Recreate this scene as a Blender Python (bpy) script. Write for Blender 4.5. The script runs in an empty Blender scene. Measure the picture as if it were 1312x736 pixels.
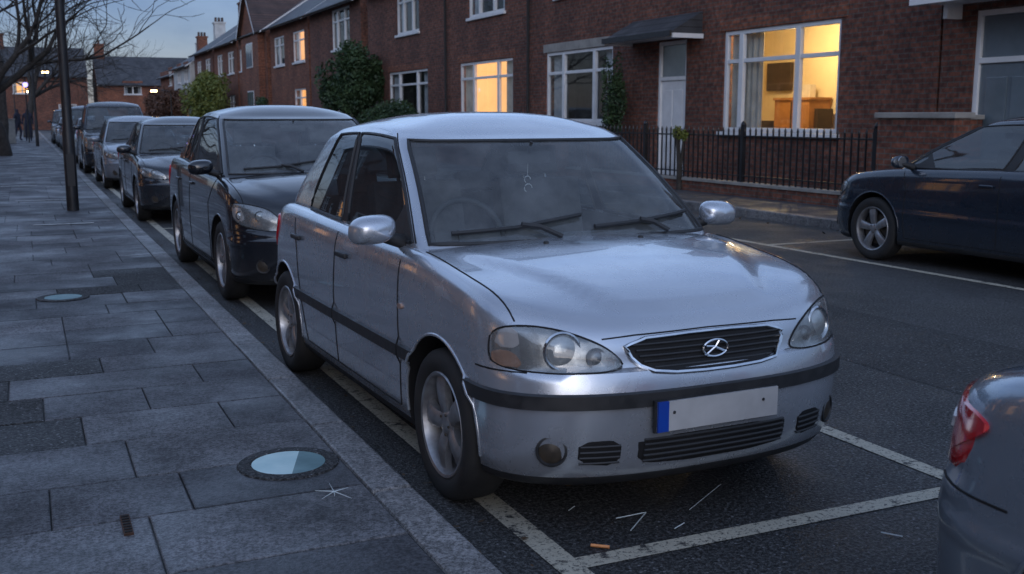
import bpy, bmesh, math, random
from mathutils import Vector, Matrix
from mathutils.bvhtree import BVHTree
random.seed(7)
scene=bpy.context.scene
R=math.radians
# ------------------------------------------------------------------ materials
def nm(name):
    m=bpy.data.materials.new(name); m.use_nodes=True
    nt=m.node_tree; return m,nt,nt.nodes['Principled BSDF']
def N(nt,t,**k):
    n=nt.nodes.new(t)
    for a,b in k.items(): setattr(n,a,b)
    return n
def noise(nt,vec,scale,detail=4,rough=.6):
    n=N(nt,'ShaderNodeTexNoise'); n.inputs['Scale'].default_value=scale
    n.inputs['Detail'].default_value=detail; n.inputs['Roughness'].default_value=rough
    nt.links.new(vec,n.inputs['Vector']); return n.outputs['Fac']
def ramp(nt,fac,stops):
    r=N(nt,'ShaderNodeValToRGB'); cr=r.color_ramp
    while len(cr.elements)<len(stops): cr.elements.new(.5)
    for e,(p,c) in zip(cr.elements,stops):
        e.position=p; e.color=(c[0],c[1],c[2],1) if hasattr(c,'__len__') else (c,c,c,1)
    nt.links.new(fac,r.inputs['Fac']); return r.outputs['Color']
def mix(nt,fac,a,b,mode='MIX'):
    m=N(nt,'ShaderNodeMix',data_type='RGBA',blend_type=mode)
    for s,v in ((0,fac),(6,a),(7,b)):
        if isinstance(v,(int,float)): m.inputs[s].default_value=v if s==0 else (v,v,v,1)
        elif isinstance(v,tuple): m.inputs[s].default_value=(*v[:3],1)
        else: nt.links.new(v,m.inputs[s])
    return m.outputs[2]
def math_(nt,op,a,b=None):
    n=N(nt,'ShaderNodeMath',operation=op)
    for i,v in enumerate((a,b)):
        if v is None: continue
        if isinstance(v,(int,float)): n.inputs[i].default_value=v
        else: nt.links.new(v,n.inputs[i])
    return n.outputs[0]
def bump(nt,b,h,strength=.3,dist=.01):
    n=N(nt,'ShaderNodeBump'); n.inputs['Strength'].default_value=strength; n.inputs['Distance'].default_value=dist
    nt.links.new(h,n.inputs['Height']); nt.links.new(n.outputs['Normal'],b.inputs['Normal'])
def objv(nt): return N(nt,'ShaderNodeTexCoord').outputs['Object']
def pmat(name,c1,c2=None,scale=4,rough=.6,rvar=.12,metal=0,bmp=0,bscale=40,coat=0,em=None,es=0,bd=.004):
    m,nt,b=nm(name); v=objv(nt); f=noise(nt,v,scale,3)
    if c2 is None: c2=tuple(x*.8 for x in c1)
    nt.links.new(ramp(nt,f,[(.35,c1),(.68,c2)]),b.inputs['Base Color'])
    nt.links.new(ramp(nt,f,[(.3,max(0,rough-rvar)),(.7,min(1,rough+rvar))]),b.inputs['Roughness'])
    b.inputs['Metallic'].default_value=metal; b.inputs['Coat Weight'].default_value=coat; b.inputs['Coat Roughness'].default_value=.08
    if bmp: bump(nt,b,noise(nt,v,bscale,3),bmp,bd)
    if em:
        b.inputs['Emission Color'].default_value=(*em,1); b.inputs['Emission Strength'].default_value=es
    return m
def paint(name,c,metal=.55,drops=True,rough=.33):
    m,nt,b=nm(name); v=objv(nt)
    big=noise(nt,v,3.5,5)
    base=mix(nt,ramp(nt,big,[(.3,0),(.75,.2)]),c,tuple(x*.82 for x in c))
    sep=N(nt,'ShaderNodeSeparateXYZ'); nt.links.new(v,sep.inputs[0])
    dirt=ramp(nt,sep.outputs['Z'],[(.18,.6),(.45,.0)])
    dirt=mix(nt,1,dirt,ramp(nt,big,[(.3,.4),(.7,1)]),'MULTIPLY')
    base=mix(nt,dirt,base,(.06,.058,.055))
    if drops:
        vo=N(nt,'ShaderNodeTexVoronoi'); vo.inputs['Scale'].default_value=80; nt.links.new(v,vo.inputs['Vector'])
        spots=ramp(nt,vo.outputs['Distance'],[(.12,1),(.22,0)])
        top=ramp(nt,sep.outputs['Z'],[(.66,0),(.78,1)])
        msk=mix(nt,1,mix(nt,1,spots,ramp(nt,noise(nt,v,5,3),[(.45,0),(.6,1)]),'MULTIPLY'),top,'MULTIPLY')
        base=mix(nt,mix(nt,1,msk,.28,'MULTIPLY'),base,tuple(x*.6 for x in c))
        bump(nt,b,msk,.2,.002)
    nt.links.new(base,b.inputs['Base Color'])
    b.inputs['Metallic'].default_value=metal
    nt.links.new(ramp(nt,noise(nt,v,9,4),[(.3,rough-.05),(.7,rough+.07)]),b.inputs['Roughness'])
    b.inputs['Coat Weight'].default_value=1; b.inputs['Coat Roughness'].default_value=.04
    return m
def glassmat(name,tint=(.55,.62,.63),f0=.05,haze=.04):
    m,nt,b=nm(name); out=nt.nodes['Material Output']; nt.nodes.remove(b)
    tr=N(nt,'ShaderNodeBsdfTransparent'); tr.inputs[0].default_value=(*tint,1)
    gl=N(nt,'ShaderNodeBsdfGlossy'); gl.inputs['Roughness'].default_value=.02
    ge=N(nt,'ShaderNodeNewGeometry'); dt=N(nt,'ShaderNodeVectorMath',operation='DOT_PRODUCT'); nt.links.new(ge.outputs['Normal'],dt.inputs[0]); nt.links.new(ge.outputs['Incoming'],dt.inputs[1])
    f=math_(nt,'POWER',math_(nt,'SUBTRACT',1,math_(nt,'ABSOLUTE',dt.outputs['Value'])),5)
    f=math_(nt,'ADD',math_(nt,'MULTIPLY',f,1-f0),f0*1.6)
    mx=N(nt,'ShaderNodeMixShader'); nt.links.new(f,mx.inputs[0]); nt.links.new(tr.outputs[0],mx.inputs[1]); nt.links.new(gl.outputs[0],mx.inputs[2])
    df=N(nt,'ShaderNodeBsdfDiffuse'); df.inputs[0].default_value=(.4,.43,.45,1)
    m2=N(nt,'ShaderNodeMixShader'); g=ramp(nt,noise(nt,objv(nt),5,4),[(.35,haze*.4),(.75,haze*1.6)])  # pale diffuse haze; on car glass it stands in for reflected sky
    nt.links.new(g,m2.inputs[0]); nt.links.new(mx.outputs[0],m2.inputs[1]); nt.links.new(df.outputs[0],m2.inputs[2])
    nt.links.new(m2.outputs[0],out.inputs[0]); return m
def brickmat(name,c1,c2,mortar):
    m,nt,b=nm(name); v=objv(nt); s=N(nt,'ShaderNodeSeparateXYZ'); nt.links.new(v,s.inputs[0])
    a=N(nt,'ShaderNodeMath'); nt.links.new(s.outputs[0],a.inputs[0]); nt.links.new(s.outputs[1],a.inputs[1])
    c=N(nt,'ShaderNodeCombineXYZ'); nt.links.new(a.outputs[0],c.inputs[0]); nt.links.new(s.outputs[2],c.inputs[1])
    br=N(nt,'ShaderNodeTexBrick'); nt.links.new(c.outputs[0],br.inputs['Vector'])
    for k,x in (('Scale',1),('Brick Width',.235),('Row Height',.078),('Mortar Size',.010),('Mortar Smooth',.2),('Bias',-.1)): br.inputs[k].default_value=x
    br.inputs['Color1'].default_value=(*c1,1); br.inputs['Color2'].default_value=(*c2,1); br.inputs['Mortar'].default_value=(*mortar,1)
    st=ramp(nt,noise(nt,v,.8,6),[(.3,(.6,.6,.63)),(.7,(1.15,1.1,1.05))])
    col=mix(nt,1,br.outputs['Color'],st,'MULTIPLY')
    col=mix(nt,.6,col,mix(nt,1,col,ramp(nt,noise(nt,c.outputs[0],9,3),[(.35,.3),(.65,1.6)]),'MULTIPLY'))
    nt.links.new(col,b.inputs['Base Color']); b.inputs['Roughness'].default_value=.9
    bump(nt,b,br.outputs['Fac'],-.6,.006); return m

M={}
M['silver']=paint('silver_paint',(.53,.57,.63),.65,True,.25)
M['black']=paint('black_paint',(.010,.012,.017),.1,False,.2)
M['dark']=paint('dark_grey_paint',(.022,.026,.034),.3,False,.25)
M['grey']=paint('light_grey_paint',(.26,.29,.33),.5,False,.3)
M['blue']=paint('navy_paint',(.018,.028,.046),.3,False,.25)
M['rearcar']=paint('pale_blue_paint',(.26,.31,.37),.55,True,.28)
M['plastic']=pmat('black_plastic',(.018,.019,.021),(.03,.03,.032),20,.5,.1,bmp=.2,bscale=300,bd=.001)
M['rubber']=pmat('tyre_rubber',(.014,.014,.015),(.028,.027,.026),9,.8,.1,bmp=.3,bscale=80,bd=.002)
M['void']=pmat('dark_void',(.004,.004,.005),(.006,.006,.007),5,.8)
M['alloy']=pmat('alloy_rim',(.42,.43,.45),(.26,.26,.27),14,.38,.1,metal=.75)
M['brake']=pmat('brake_disc',(.05,.045,.04),(.09,.07,.05),20,.5,metal=.6)
M['chrome']=pmat('chrome',(.75,.77,.8),(.6,.62,.65),20,.15,.06,metal=1)
M['glass']=glassmat('car_glass',(.76,.83,.84),.06,.16)
M['tint']=glassmat('tinted_glass',(.34,.38,.39),.09)
M['lens']=glassmat('lamp_lens',(.90,.91,.90),.05,.10)
M['reflector']=pmat('lamp_reflector',(.46,.47,.48),(.28,.29,.30),22,.25,.1,metal=.7)
M['bulb']=pmat('projector_lens',(.55,.58,.60),(.40,.43,.45),30,.12,.05,metal=.5)
M['amber']=pmat('amber_lens',(.38,.24,.18),(.33,.19,.13),30,.2,coat=1)
M['redlens']=pmat('red_lens',(.60,.014,.022),(.45,.008,.014),12,.12,.05,coat=1)
M['clearlens']=pmat('clear_lamp',(.5,.47,.47),(.4,.37,.37),12,.15,.05,coat=1)
M['plate']=pmat('number_plate_white',(.50,.50,.50),(.40,.40,.40),6,.35)
M['plateblue']=pmat('number_plate_blue',(.012,.07,.42),(.01,.05,.33),6,.35)
M['seat']=pmat('seat_fabric',(.11,.115,.125),(.08,.083,.09),25,.9,bmp=.2)
M['dash']=pmat('dashboard',(.045,.047,.05),(.06,.062,.065),12,.7)
M['iglass']=glassmat('window_glass',(.84,.87,.88),.045,.02)
M['brick']=brickmat('red_brick',(.215,.076,.045),(.115,.043,.030),(.12,.10,.085))
M['brick2']=brickmat('orange_brick',(.30,.100,.050),(.19,.062,.035),(.13,.11,.09))
M['render']=pmat('white_render',(.6,.6,.58),(.45,.45,.44),2,.9,bmp=.3,bscale=30)
M['stone']=pmat('stone_trim',(.34,.32,.29),(.24,.23,.21),3,.85,bmp=.3)
M['white']=pmat('white_upvc',(.78,.78,.78),(.68,.68,.68),3,.45)
def roofmat(name,c1,c2):
    m,nt,b=nm(name); v=objv(nt); s=N(nt,'ShaderNodeSeparateXYZ'); nt.links.new(v,s.inputs[0])
    c=N(nt,'ShaderNodeCombineXYZ'); nt.links.new(s.outputs[1],c.inputs[0]); nt.links.new(s.outputs[2],c.inputs[1])
    br=N(nt,'ShaderNodeTexBrick'); nt.links.new(c.outputs[0],br.inputs['Vector'])
    for k,x in (('Scale',1),('Brick Width',.3),('Row Height',.14),('Mortar Size',.008),('Bias',0)): br.inputs[k].default_value=x
    br.inputs['Color1'].default_value=(*c1,1); br.inputs['Color2'].default_value=(*c2,1); br.inputs['Mortar'].default_value=(.012,.012,.013,1)
    nt.links.new(mix(nt,1,br.outputs['Color'],ramp(nt,noise(nt,v,1.2,5),[(.3,.6),(.7,1.4)]),'MULTIPLY'),b.inputs['Base Color']); b.inputs['Roughness'].default_value=.6
    bump(nt,b,br.outputs['Fac'],-.7,.015); return m
M['slate']=roofmat('slate_roof',(.045,.048,.055),(.08,.08,.086))
M['tile']=roofmat('clay_tile_roof',(.10,.055,.042),(.06,.04,.036))
M['iron']=pmat('black_iron',(.012,.012,.014),(.02,.02,.022),8,.45)
M['pipe']=pmat('drain_pipe',(.02,.02,.022),(.03,.03,.03),8,.5)
M['curtain']=pmat('curtain',(.62,.58,.50),(.48,.44,.38),4,.9)
M['net']=pmat('net_curtain',(.46,.48,.50),(.34,.36,.38),4,.9)
M['room']=pmat('warm_plaster',(.76,.64,.42),(.68,.56,.36),1.5,.9)
M['roomd']=pmat('dim_plaster',(.10,.10,.10),(.06,.06,.06),1.5,.9)  # darkness of unlit rooms is put into this plaster colour
M['wood']=pmat('pine_wood',(.42,.19,.06),(.30,.13,.04),4,.5)
M['woodd']=pmat('dark_wood',(.05,.03,.02),(.03,.02,.012),4,.5)
M['warmroom']=pmat('glowing_plaster',(.7,.5,.3),(.6,.4,.2),2,.9,em=(1,.58,.24),es=.85)  # plaster glows by itself in place of a room lamp
M['lamphead']=pmat('lit_lamp_head',(.9,.8,.6),(.9,.8,.6),4,.5,em=(1,.6,.25),es=25)
M['violet']=pmat('violet_lamp',(.4,.35,.9),(.4,.35,.9),4,.5,em=(.35,.3,1),es=3)
M['redglow']=pmat('lit_tail_lamp',(.9,.1,.05),(.9,.1,.05),4,.5,em=(1,.06,.03),es=8)
M['doorblue']=pmat('door_glazing',(.16,.20,.23),(.12,.16,.18),2,.15,.05,coat=1)
M['bark']=pmat('bark',(.05,.042,.036),(.03,.026,.022),7,.9,bmp=.6,bscale=30)
def leafmat(n,a,b): return pmat(n,a,b,1.6,.65,.1)
M['leaf']=leafmat('dark_leaf',(.016,.040,.016),(.05,.092,.032))
M['leaf2']=leafmat('hedge_leaf',(.08,.12,.018),(.18,.18,.035))  # yellow-green tone has the far hedge's lamplight mixed into the colour
M['leafr']=leafmat('brown_leaf',(.07,.032,.02),(.12,.06,.035))
M['litter']=leafmat('fallen_leaf',(.11,.07,.035),(.06,.035,.02))
def asphalt(name,lo,hi,spark,wet=.0):
    m,nt,b=nm(name); v=N(nt,'ShaderNodeNewGeometry').outputs['Position']
    big=ramp(nt,noise(nt,v,.55,6,.65),[(.3,lo),(.72,hi)])
    fine=noise(nt,v,62,2,.9)
    col=mix(nt,1,big,ramp(nt,fine,[(.38,.18),(.5,.9),(.62,2.6)]),'MULTIPLY')
    vo=N(nt,'ShaderNodeTexVoronoi'); vo.inputs['Scale'].default_value=42; nt.links.new(v,vo.inputs['Vector'])
    sp=ramp(nt,vo.outputs['Distance'],[(.14,1),(.27,0)])
    spm=mix(nt,1,sp,ramp(nt,noise(nt,v,30,2),[(.47,0),(.56,spark)]),'MULTIPLY')
    col=mix(nt,spm,col,(.25,.25,.26))
    nt.links.new(col,b.inputs['Base Color'])
    nt.links.new(ramp(nt,noise(nt,v,.9,5),[(.35,.55-wet),(.65,.85)]),b.inputs['Roughness'])
    bump(nt,b,fine,.9,.016); return m
M['asphalt']=asphalt('asphalt',.034,.062,.8,.12)
M['tarpatch']=asphalt('tar_patch',.024,.040,.9)
def slab(name,c):
    m,nt,b=nm(name); v=N(nt,'ShaderNodeNewGeometry').outputs['Position']
    big=ramp(nt,noise(nt,v,2.2,7,.75),[(.32,tuple(x*.42 for x in c)),(.5,c),(.68,tuple(x*1.5 for x in c))])
    fn=noise(nt,v,70,2,.9)
    col=mix(nt,1,big,ramp(nt,fn,[(.38,.45),(.62,1.7)]),'MULTIPLY')
    gum=N(nt,'ShaderNodeTexVoronoi'); gum.inputs['Scale'].default_value=3.2; nt.links.new(v,gum.inputs['Vector'])
    col=mix(nt,ramp(nt,gum.outputs['Distance'],[(.05,.5),(.08,0)]),col,(.02,.02,.02))
    nt.links.new(col,b.inputs['Base Color'])
    nt.links.new(ramp(nt,noise(nt,v,1.3,6),[(.36,.32),(.6,.78)]),b.inputs['Roughness'])
    bump(nt,b,mix(nt,.5,noise(nt,v,22,4,.7),fn),.6,.012); return m
M['slabA']=slab('paving_slab',(.074,.073,.078)); M['slabB']=slab('paving_slab_light',(.108,.107,.112))
M['slabC']=slab('paving_slab_dark',(.050,.050,.055)); M['kerb']=slab('kerb_granite',(.155,.152,.152))
M['joint']=slab('joint_sand',(.022,.021,.02))
def marking(name,c):
    m,nt,b=nm(name); v=N(nt,'ShaderNodeNewGeometry').outputs['Position']
    w=ramp(nt,noise(nt,v,7,9,.8),[(.40,1),(.45,0)])
    w2=ramp(nt,noise(nt,v,62,2,.9),[(.36,.9),(.45,0)])
    col=mix(nt,ramp(nt,noise(nt,v,3,5),[(.3,0),(.7,.4)]),c,tuple(x*.6 for x in c))
    col=mix(nt,w,col,(.04,.04,.042)); col=mix(nt,w2,col,(.07,.07,.07))
    nt.links.new(col,b.inputs['Base Color']); b.inputs['Roughness'].default_value=.7
    bump(nt,b,noise(nt,v,62,2,.9),.6,.01); return m
M['line']=marking('worn_road_paint',(.54,.50,.40)); M['linew']=marking('worn_white_paint',(.6,.6,.58))
M['teal']=pmat('teal_cover',(.62,.82,.80),(.5,.72,.72),8,.5,.08)  # reflected sky painted as pale teal on the cover
M['teald']=pmat('dark_teal_cover',(.13,.26,.27),(.10,.20,.21),8,.45,.08)  # darker tone of the painted sky reflection
M['rust']=pmat('rust',(.10,.04,.02),(.05,.025,.015),30,.8)
M['streak']=pmat('white_streak',(.6,.68,.68),(.7,.75,.75),30,.2)
M['orange']=pmat('orange_plastic',(.8,.34,.12),(.7,.28,.10),30,.5)
M['coat']=pmat('dark_coat',(.02,.025,.04),(.03,.03,.05),10,.9)
# ------------------------------------------------------------------ mesh builder
def link(o,parent=None):
    scene.collection.objects.link(o)
    if parent: o.parent=parent
    return o
def empty(name,loc=(0,0,0),rz=0):
    e=bpy.data.objects.new(name,None); e.empty_display_size=.2; scene.collection.objects.link(e); e.location=loc; e.rotation_euler=(0,0,rz); return e
class MB:
    def __init__(s): s.v=[];s.f=[];s.m=[];s.mats=[]
    def mi(s,mt):
        if isinstance(mt,str): mt=M[mt]
        if mt not in s.mats: s.mats.append(mt)
        return s.mats.index(mt)
    def face(s,pts,mt):
        b=len(s.v); s.v+= [tuple(p) for p in pts]; s.f.append(list(range(b,b+len(pts)))); s.m.append(s.mi(mt))
    def box(s,x0,x1,y0,y1,z0,z1,mt,mat4=None):
        p=[Vector((x,y,z)) for z in (z0,z1) for y in (y0,y1) for x in (x0,x1)]
        if mat4: p=[mat4@q for q in p]
        b=len(s.v); s.v+=[tuple(q) for q in p]
        for f in ((0,2,3,1),(4,5,7,6),(0,1,5,4),(2,6,7,3),(0,4,6,2),(1,3,7,5)): s.f.append([b+i for i in f]); s.m.append(s.mi(mt))
    def tube(s,pts,r,mt,n=6,r2=None,cap=True,closed=False):
        pts=[Vector(p) for p in pts]; L=len(pts); b=len(s.v); k=s.mi(mt)
        for i,p in enumerate(pts):
            if closed: d=pts[(i+1)%L]-pts[i-1]
            else: d=pts[min(i+1,L-1)]-pts[max(i-1,0)]
            if d.length<1e-9: d=Vector((0,0,1))
            d.normalize(); up=Vector((0,0,1)) if abs(d.z)<.9 else Vector((1,0,0))
            a=d.cross(up).normalized(); c=a.cross(d)
            rr=r if r2 is None else r+(r2-r)*i/(L-1)
            for j in range(n):
                t=2*math.pi*j/n; s.v.append(tuple(p+a*rr*math.cos(t)+c*rr*math.sin(t)))
        for i in range(L if closed else L-1):
            for j in range(n):
                i2=(i+1)%L
                s.f.append([b+i*n+j,b+i*n+(j+1)%n,b+i2*n+(j+1)%n,b+i2*n+j]); s.m.append(k)
        if cap and not closed:
            s.f.append([b+j for j in range(n)]); s.m.append(k); s.f.append([b+(L-1)*n+j for j in range(n)][::-1]); s.m.append(k)
    def lathe(s,prof,c,axis,mt,n=32,mts=None):
        ax=Vector(axis).normalized(); up=Vector((0,0,1)) if abs(ax.z)<.9 else Vector((1,0,0)); a=ax.cross(up).normalized(); d=a.cross(ax); c=Vector(c); b=len(s.v)
        for r,h in prof:
            for j in range(n):
                t=2*math.pi*j/n; s.v.append(tuple(c+ax*h+(a*math.cos(t)+d*math.sin(t))*r))
        for i in range(len(prof)-1):
            k=s.mi(mts[i] if mts else mt)
            for j in range(n): s.f.append([b+i*n+j,b+i*n+(j+1)%n,b+(i+1)*n+(j+1)%n,b+(i+1)*n+j]); s.m.append(k)
    def grid(s,rows,mt):
        b=len(s.v); k=s.mi(mt); n=len(rows[0])
        for r in rows: s.v+=[tuple(p) for p in r]
        for i in range(len(rows)-1):
            for j in range(n-1): s.f.append([b+i*n+j,b+i*n+j+1,b+(i+1)*n+j+1,b+(i+1)*n+j]); s.m.append(k)
    def mesh(s,name,smooth=None,recalc=True):
        me=bpy.data.meshes.new(name); me.from_pydata(s.v,[],s.f)
        for mt in s.mats: me.materials.append(mt)
        me.polygons.foreach_set('material_index',s.m)
        if recalc:
            bm=bmesh.new(); bm.from_mesh(me); bmesh.ops.recalc_face_normals(bm,faces=bm.faces); bm.to_mesh(me); bm.free()
        if smooth is not None:
            me.polygons.foreach_set('use_smooth',[True]*len(me.polygons)); me.set_sharp_from_angle(angle=R(smooth))
        me.update(); return me
    def obj(s,name,parent=None,smooth=None,recalc=True,bevel=0):
        o=bpy.data.objects.new(name,s.mesh(name,smooth,recalc)); link(o,parent)
        if bevel:
            bv=o.modifiers.new('bevel','BEVEL'); bv.width=bevel; bv.segments=2; bv.limit_method='ANGLE'
        return o
def spline(pts):
    xs=[p[0] for p in pts]; ys=[p[1] for p in pts]; n=len(xs)
    d=[(ys[i+1]-ys[i])/(xs[i+1]-xs[i]) for i in range(n-1)]
    t=[d[0]]+[0 if d[i-1]*d[i]<=0 else 2*d[i-1]*d[i]/(d[i-1]+d[i]) for i in range(1,n-1)]+[d[-1]]
    def f(x):
        if x<=xs[0]: return ys[0]
        if x>=xs[-1]: return ys[-1]
        for i in range(n-1):
            if x<=xs[i+1]: break
        h=xs[i+1]-xs[i]; u=(x-xs[i])/h
        return (2*u**3-3*u*u+1)*ys[i]+(u**3-2*u*u+u)*h*t[i]+(-2*u**3+3*u*u)*ys[i+1]+(u**3-u*u)*h*t[i+1]
    return f
# ------------------------------------------------------------------ wheel
def wheel_mesh(name,Rw,spokes=5,wd=.175):
    b=MB(); h=wd/2; rr=Rw*.68
    b.lathe([(rr,-h),(Rw*.93,-h),(Rw*.985,-h+.02),(Rw,-h+.045),(Rw,h-.045),(Rw*.985,h-.02),(Rw*.94,h-.004),(Rw*.85,h+.004),(Rw*.74,h-.002),(rr+.004,h-.012)],(0,0,0),(1,0,0),'rubber',48)
    b.lathe([(rr+.008,h-.012),(rr+.002,h-.004),(rr-.008,h-.008),(rr-.016,h-.03),(rr-.02,-h)],(0,0,0),(1,0,0),'alloy',48)
    b.lathe([(rr-.01,0),(.02,.0),(.001,.0)],(0,0,0),(1,0,0),'void',32)
    b.lathe([(rr*.72,.02),(rr*.3,.022),(.001,.022)],(0,0,0),(1,0,0),'brake',32)
    b.lathe([(.058,.02),(.056,h-.035),(.045,h-.026),(.024,h-.022),(.001,h-.02)],(0,0,0),(1,0,0),'alloy',24)
    for i in range(spokes):
        a=2*math.pi*i/spokes+.3; rot=Matrix.Rotation(a,4,'X')
        rows=[]
        for k in range(7):
            t=k/6; r=.03+(rr-.012-.03)*t; w=.030+.010*t+.012*t**4; x=h-.030+.014*math.sin(t*math.pi*.9)
            rows.append([rot@Vector((x-.035,-w,r)),rot@Vector((x-.008,-w,r)),rot@Vector((x,-w*.6,r)),rot@Vector((x+.001,0,r)),rot@Vector((x,w*.6,r)),rot@Vector((x-.008,w,r)),rot@Vector((x-.035,w,r))])
        b.grid(rows,'alloy')
        a2=a+math.pi/spokes
        c=Vector((h-.022,math.sin(-a2)*.04,math.cos(a2)*.04)); b.lathe([(.006,0),(.005,.004),(.001,.004)],c,(1,0,0),'brake',8)
    return b.mesh(name,38)
# ------------------------------------------------------------------ car
def ring(hw,yf,cf,nf,AF,yr,cr,nr,AR,SF):
    P=[]
    def se(a,n): s,c=math.sin(R(a)),math.cos(R(a)); r=1/((abs(s)**n+abs(c)**n)**(1/n)); return r*s,r*c
    for a in AF: s,c=se(a,nf); P.append((hw*s,yf+cf*(1-c)))
    y0,y1=yf+cf,yr-cr
    for f in SF: P.append((hw,y0+(y1-y0)*f))
    for a in AR: s,c=se(a,nr); P.append((hw*s,yr-cr*(1-c)))
    return P+[(-x,y) for x,y in P[-2:0:-1]]
def ss(a,b,x):
    t=max(0,min(1,(x-a)/(b-a))); return t*t*(3-2*t)
BASE=dict(W=.785,L=3.52,zm=.60,yfa=.71,yra=3.0,Rw=.292,zs=[(0,.715),(.12,.76),(.35,.83),(.65,.88),(1.0,.918),(1.6,.93),(3.1,.955),(3.52,.91)],
  cf=.40,nf=2.6,cr=.36,nr=2.5,crown=.036,cowl=.93,header=1.52,rroof=2.90,rbase=3.37,belt=.925,bup=.03,roof=1.475,roofhw=.585,hwb=.716,
  fB=(.42,.47),fC=.81,strip=True,paint='silver',side_glass='tint',hl='old',ridge=.014,drop=.055)
def chaikin(p,k=2):
    for _ in range(k):
        q=[]
        for i in range(len(p)):
            a,b=p[i],p[(i+1)%len(p)]
            q+=[(a[0]*.75+b[0]*.25,a[1]*.75+b[1]*.25),(a[0]*.25+b[0]*.75,a[1]*.25+b[1]*.75)]
        p=q
    return p
def make_car(name,loc,rz,**kw):
    P=dict(BASE); P.update(kw); W,L=P['W'],P['L']; E=empty(name,loc,rz)
    pt=M[P['paint']]; zs=spline(P['zs']); zm=P['zm']; zb=.19
    AF=[90*i/20 for i in range(21)]; AR=[90-90*i/14 for i in range(15)]; SF=[(i+1)/62 for i in range(61)]
    st=P['strip']; q=-.012 if st else 0
    lv=[(.19,.05,.085,.07),(.205,.035,.055,.04),(.235,.022,.034,.02),(.27,.015,.020,.01),(.33,.010,.008,.004),(.40,.006,0.003,0),(.455,.004,.0,0),(.478,.002,.0,0),(.482,q,q,q),(.53,q,q,q),(.534,.002,.004,.0),(.565,.001,.010,.006),(.598,.0,.022,.012)]
    up=[(.06,0,.045,.03),(.2,.001,.052,.034),(.35,.003,.056,.036),(.5,.006,.062,.04),(.65,.010,.071,.045),(.77,.016,.083,.05),(.86,.024,.098,.06),(.93,.035,.118,.075),(.975,.048,.140,.095),(1.0,.062,.165,.12)]
    yc=L/2
    def tap(y): return 1-.045*abs(2*(y-yc)/L)**3
    V=[];F=[];FM=[]; rings=[]
    for i,(t,si,fi,ri) in enumerate(lv+up):
        rg=ring(W-si,fi,P['cf'],P['nf'],AF,L-ri,P['cr'],P['nr'],AR,SF); out=[]
        for x,y in rg:
            z=t if i<len(lv) else zm+(zs(y)-zm)*t
            out.append((x*tap(y),y,z))
        rings.append(out)
    n=len(rings[0]); base=rings[-1]
    hwb=P['hwb']; a=W*.95
    for k in range(1,25):
        s=k/24; out=[]
        for x,y,z in base:
            x2=x*(1-s); y2=y+(min(max(y,a),L-a)-y)*s
            zz=zs(y2)+P['crown']*(s*(2-s))
            xc=.30+.32*ss(0,P['cowl'],y2)
            zz+=P['ridge']*(1-ss(xc-.025,xc+.025,abs(x2)))*ss(.02,.25,y2)*(1-ss(P['cowl']-.2,P['cowl']+.1,y2))
            if P['cowl']+.16<y2<P['rbase']-.1 and abs(x2)<hwb-.05: zz=.42
            elif y2>=P['rbase']-.05: zz=min(zz,P['belt']+.01)
            out.append((x2,y2,zz))
        rings.append(out)
    for r in rings: V+=r
    mats=[pt,M['plastic'],M['void'],M['dash']]
    nl=len(rings)
    for i in range(nl-1):
        for j in range(n):
            j2=(j+1)%n; F.append([i*n+j,i*n+j2,(i+1)*n+j2,(i+1)*n+j])
            zz=[V[q_][2] for q_ in F[-1]]
            m=0
            if i in(7,8,9) and st: m=1
            if i<=1: m=1
            if i>=len(lv)+len(up)-1 and min(zz)<.5: m=3
            FM.append(m)
    F.append(list(range(n))[::-1]); FM.append(1)
    me=bpy.data.meshes.new('lower'); me.from_pydata(V,[],F); 
    for m in mats: me.materials.append(m)
    me.polygons.foreach_set('material_index',FM)
    bm=bmesh.new(); bm.from_mesh(me); bmesh.ops.remove_doubles(bm,verts=bm.verts,dist=.0002); bmesh.ops.recalc_face_normals(bm,faces=bm.faces)
    bv0=BVHTree.FromBMesh(bm); bm.to_mesh(me); bm.free()
    Ra=P['Rw']+.040; cb=MB()
    for sx in (-1,1):
        for ya in (P['yfa'],P['yra']):
            x0=W-.25; x1=W+.3; c=56
            pts=[(ya+Ra*math.cos(2*math.pi*k/c),P['Rw']+.012+Ra*math.sin(2*math.pi*k/c)) for k in range(c)]
            for k in range(c):
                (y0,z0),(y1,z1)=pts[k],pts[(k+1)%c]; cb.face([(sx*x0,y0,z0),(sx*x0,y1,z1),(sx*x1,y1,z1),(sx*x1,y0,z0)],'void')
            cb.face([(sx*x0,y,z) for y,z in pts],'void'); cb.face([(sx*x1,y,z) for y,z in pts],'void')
    cme=cb.mesh('cut',recalc=False); bm=bmesh.new(); bm.from_mesh(cme); bmesh.ops.remove_doubles(bm,verts=bm.verts,dist=1e-5); bmesh.ops.recalc_face_normals(bm,faces=bm.faces); bm.to_mesh(cme); bm.free()
    co=bpy.data.objects.new('cut',cme); scene.collection.objects.link(co)
    bo=bpy.data.objects.new('tmp',me); scene.collection.objects.link(bo)
    md=bo.modifiers.new('b','BOOLEAN'); md.object=co; md.operation='DIFFERENCE'; md.solver='EXACT'
    dg=bpy.context.evaluated_depsgraph_get(); dg.update()
    nme=bpy.data.meshes.new_from_object(bo.evaluated_get(dg)); bpy.data.objects.remove(bo); bpy.data.objects.remove(co)
    idx=[p.material_index for p in nme.polygons]
    nme.materials.clear()
    for m in mats: nme.materials.append(m)
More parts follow.
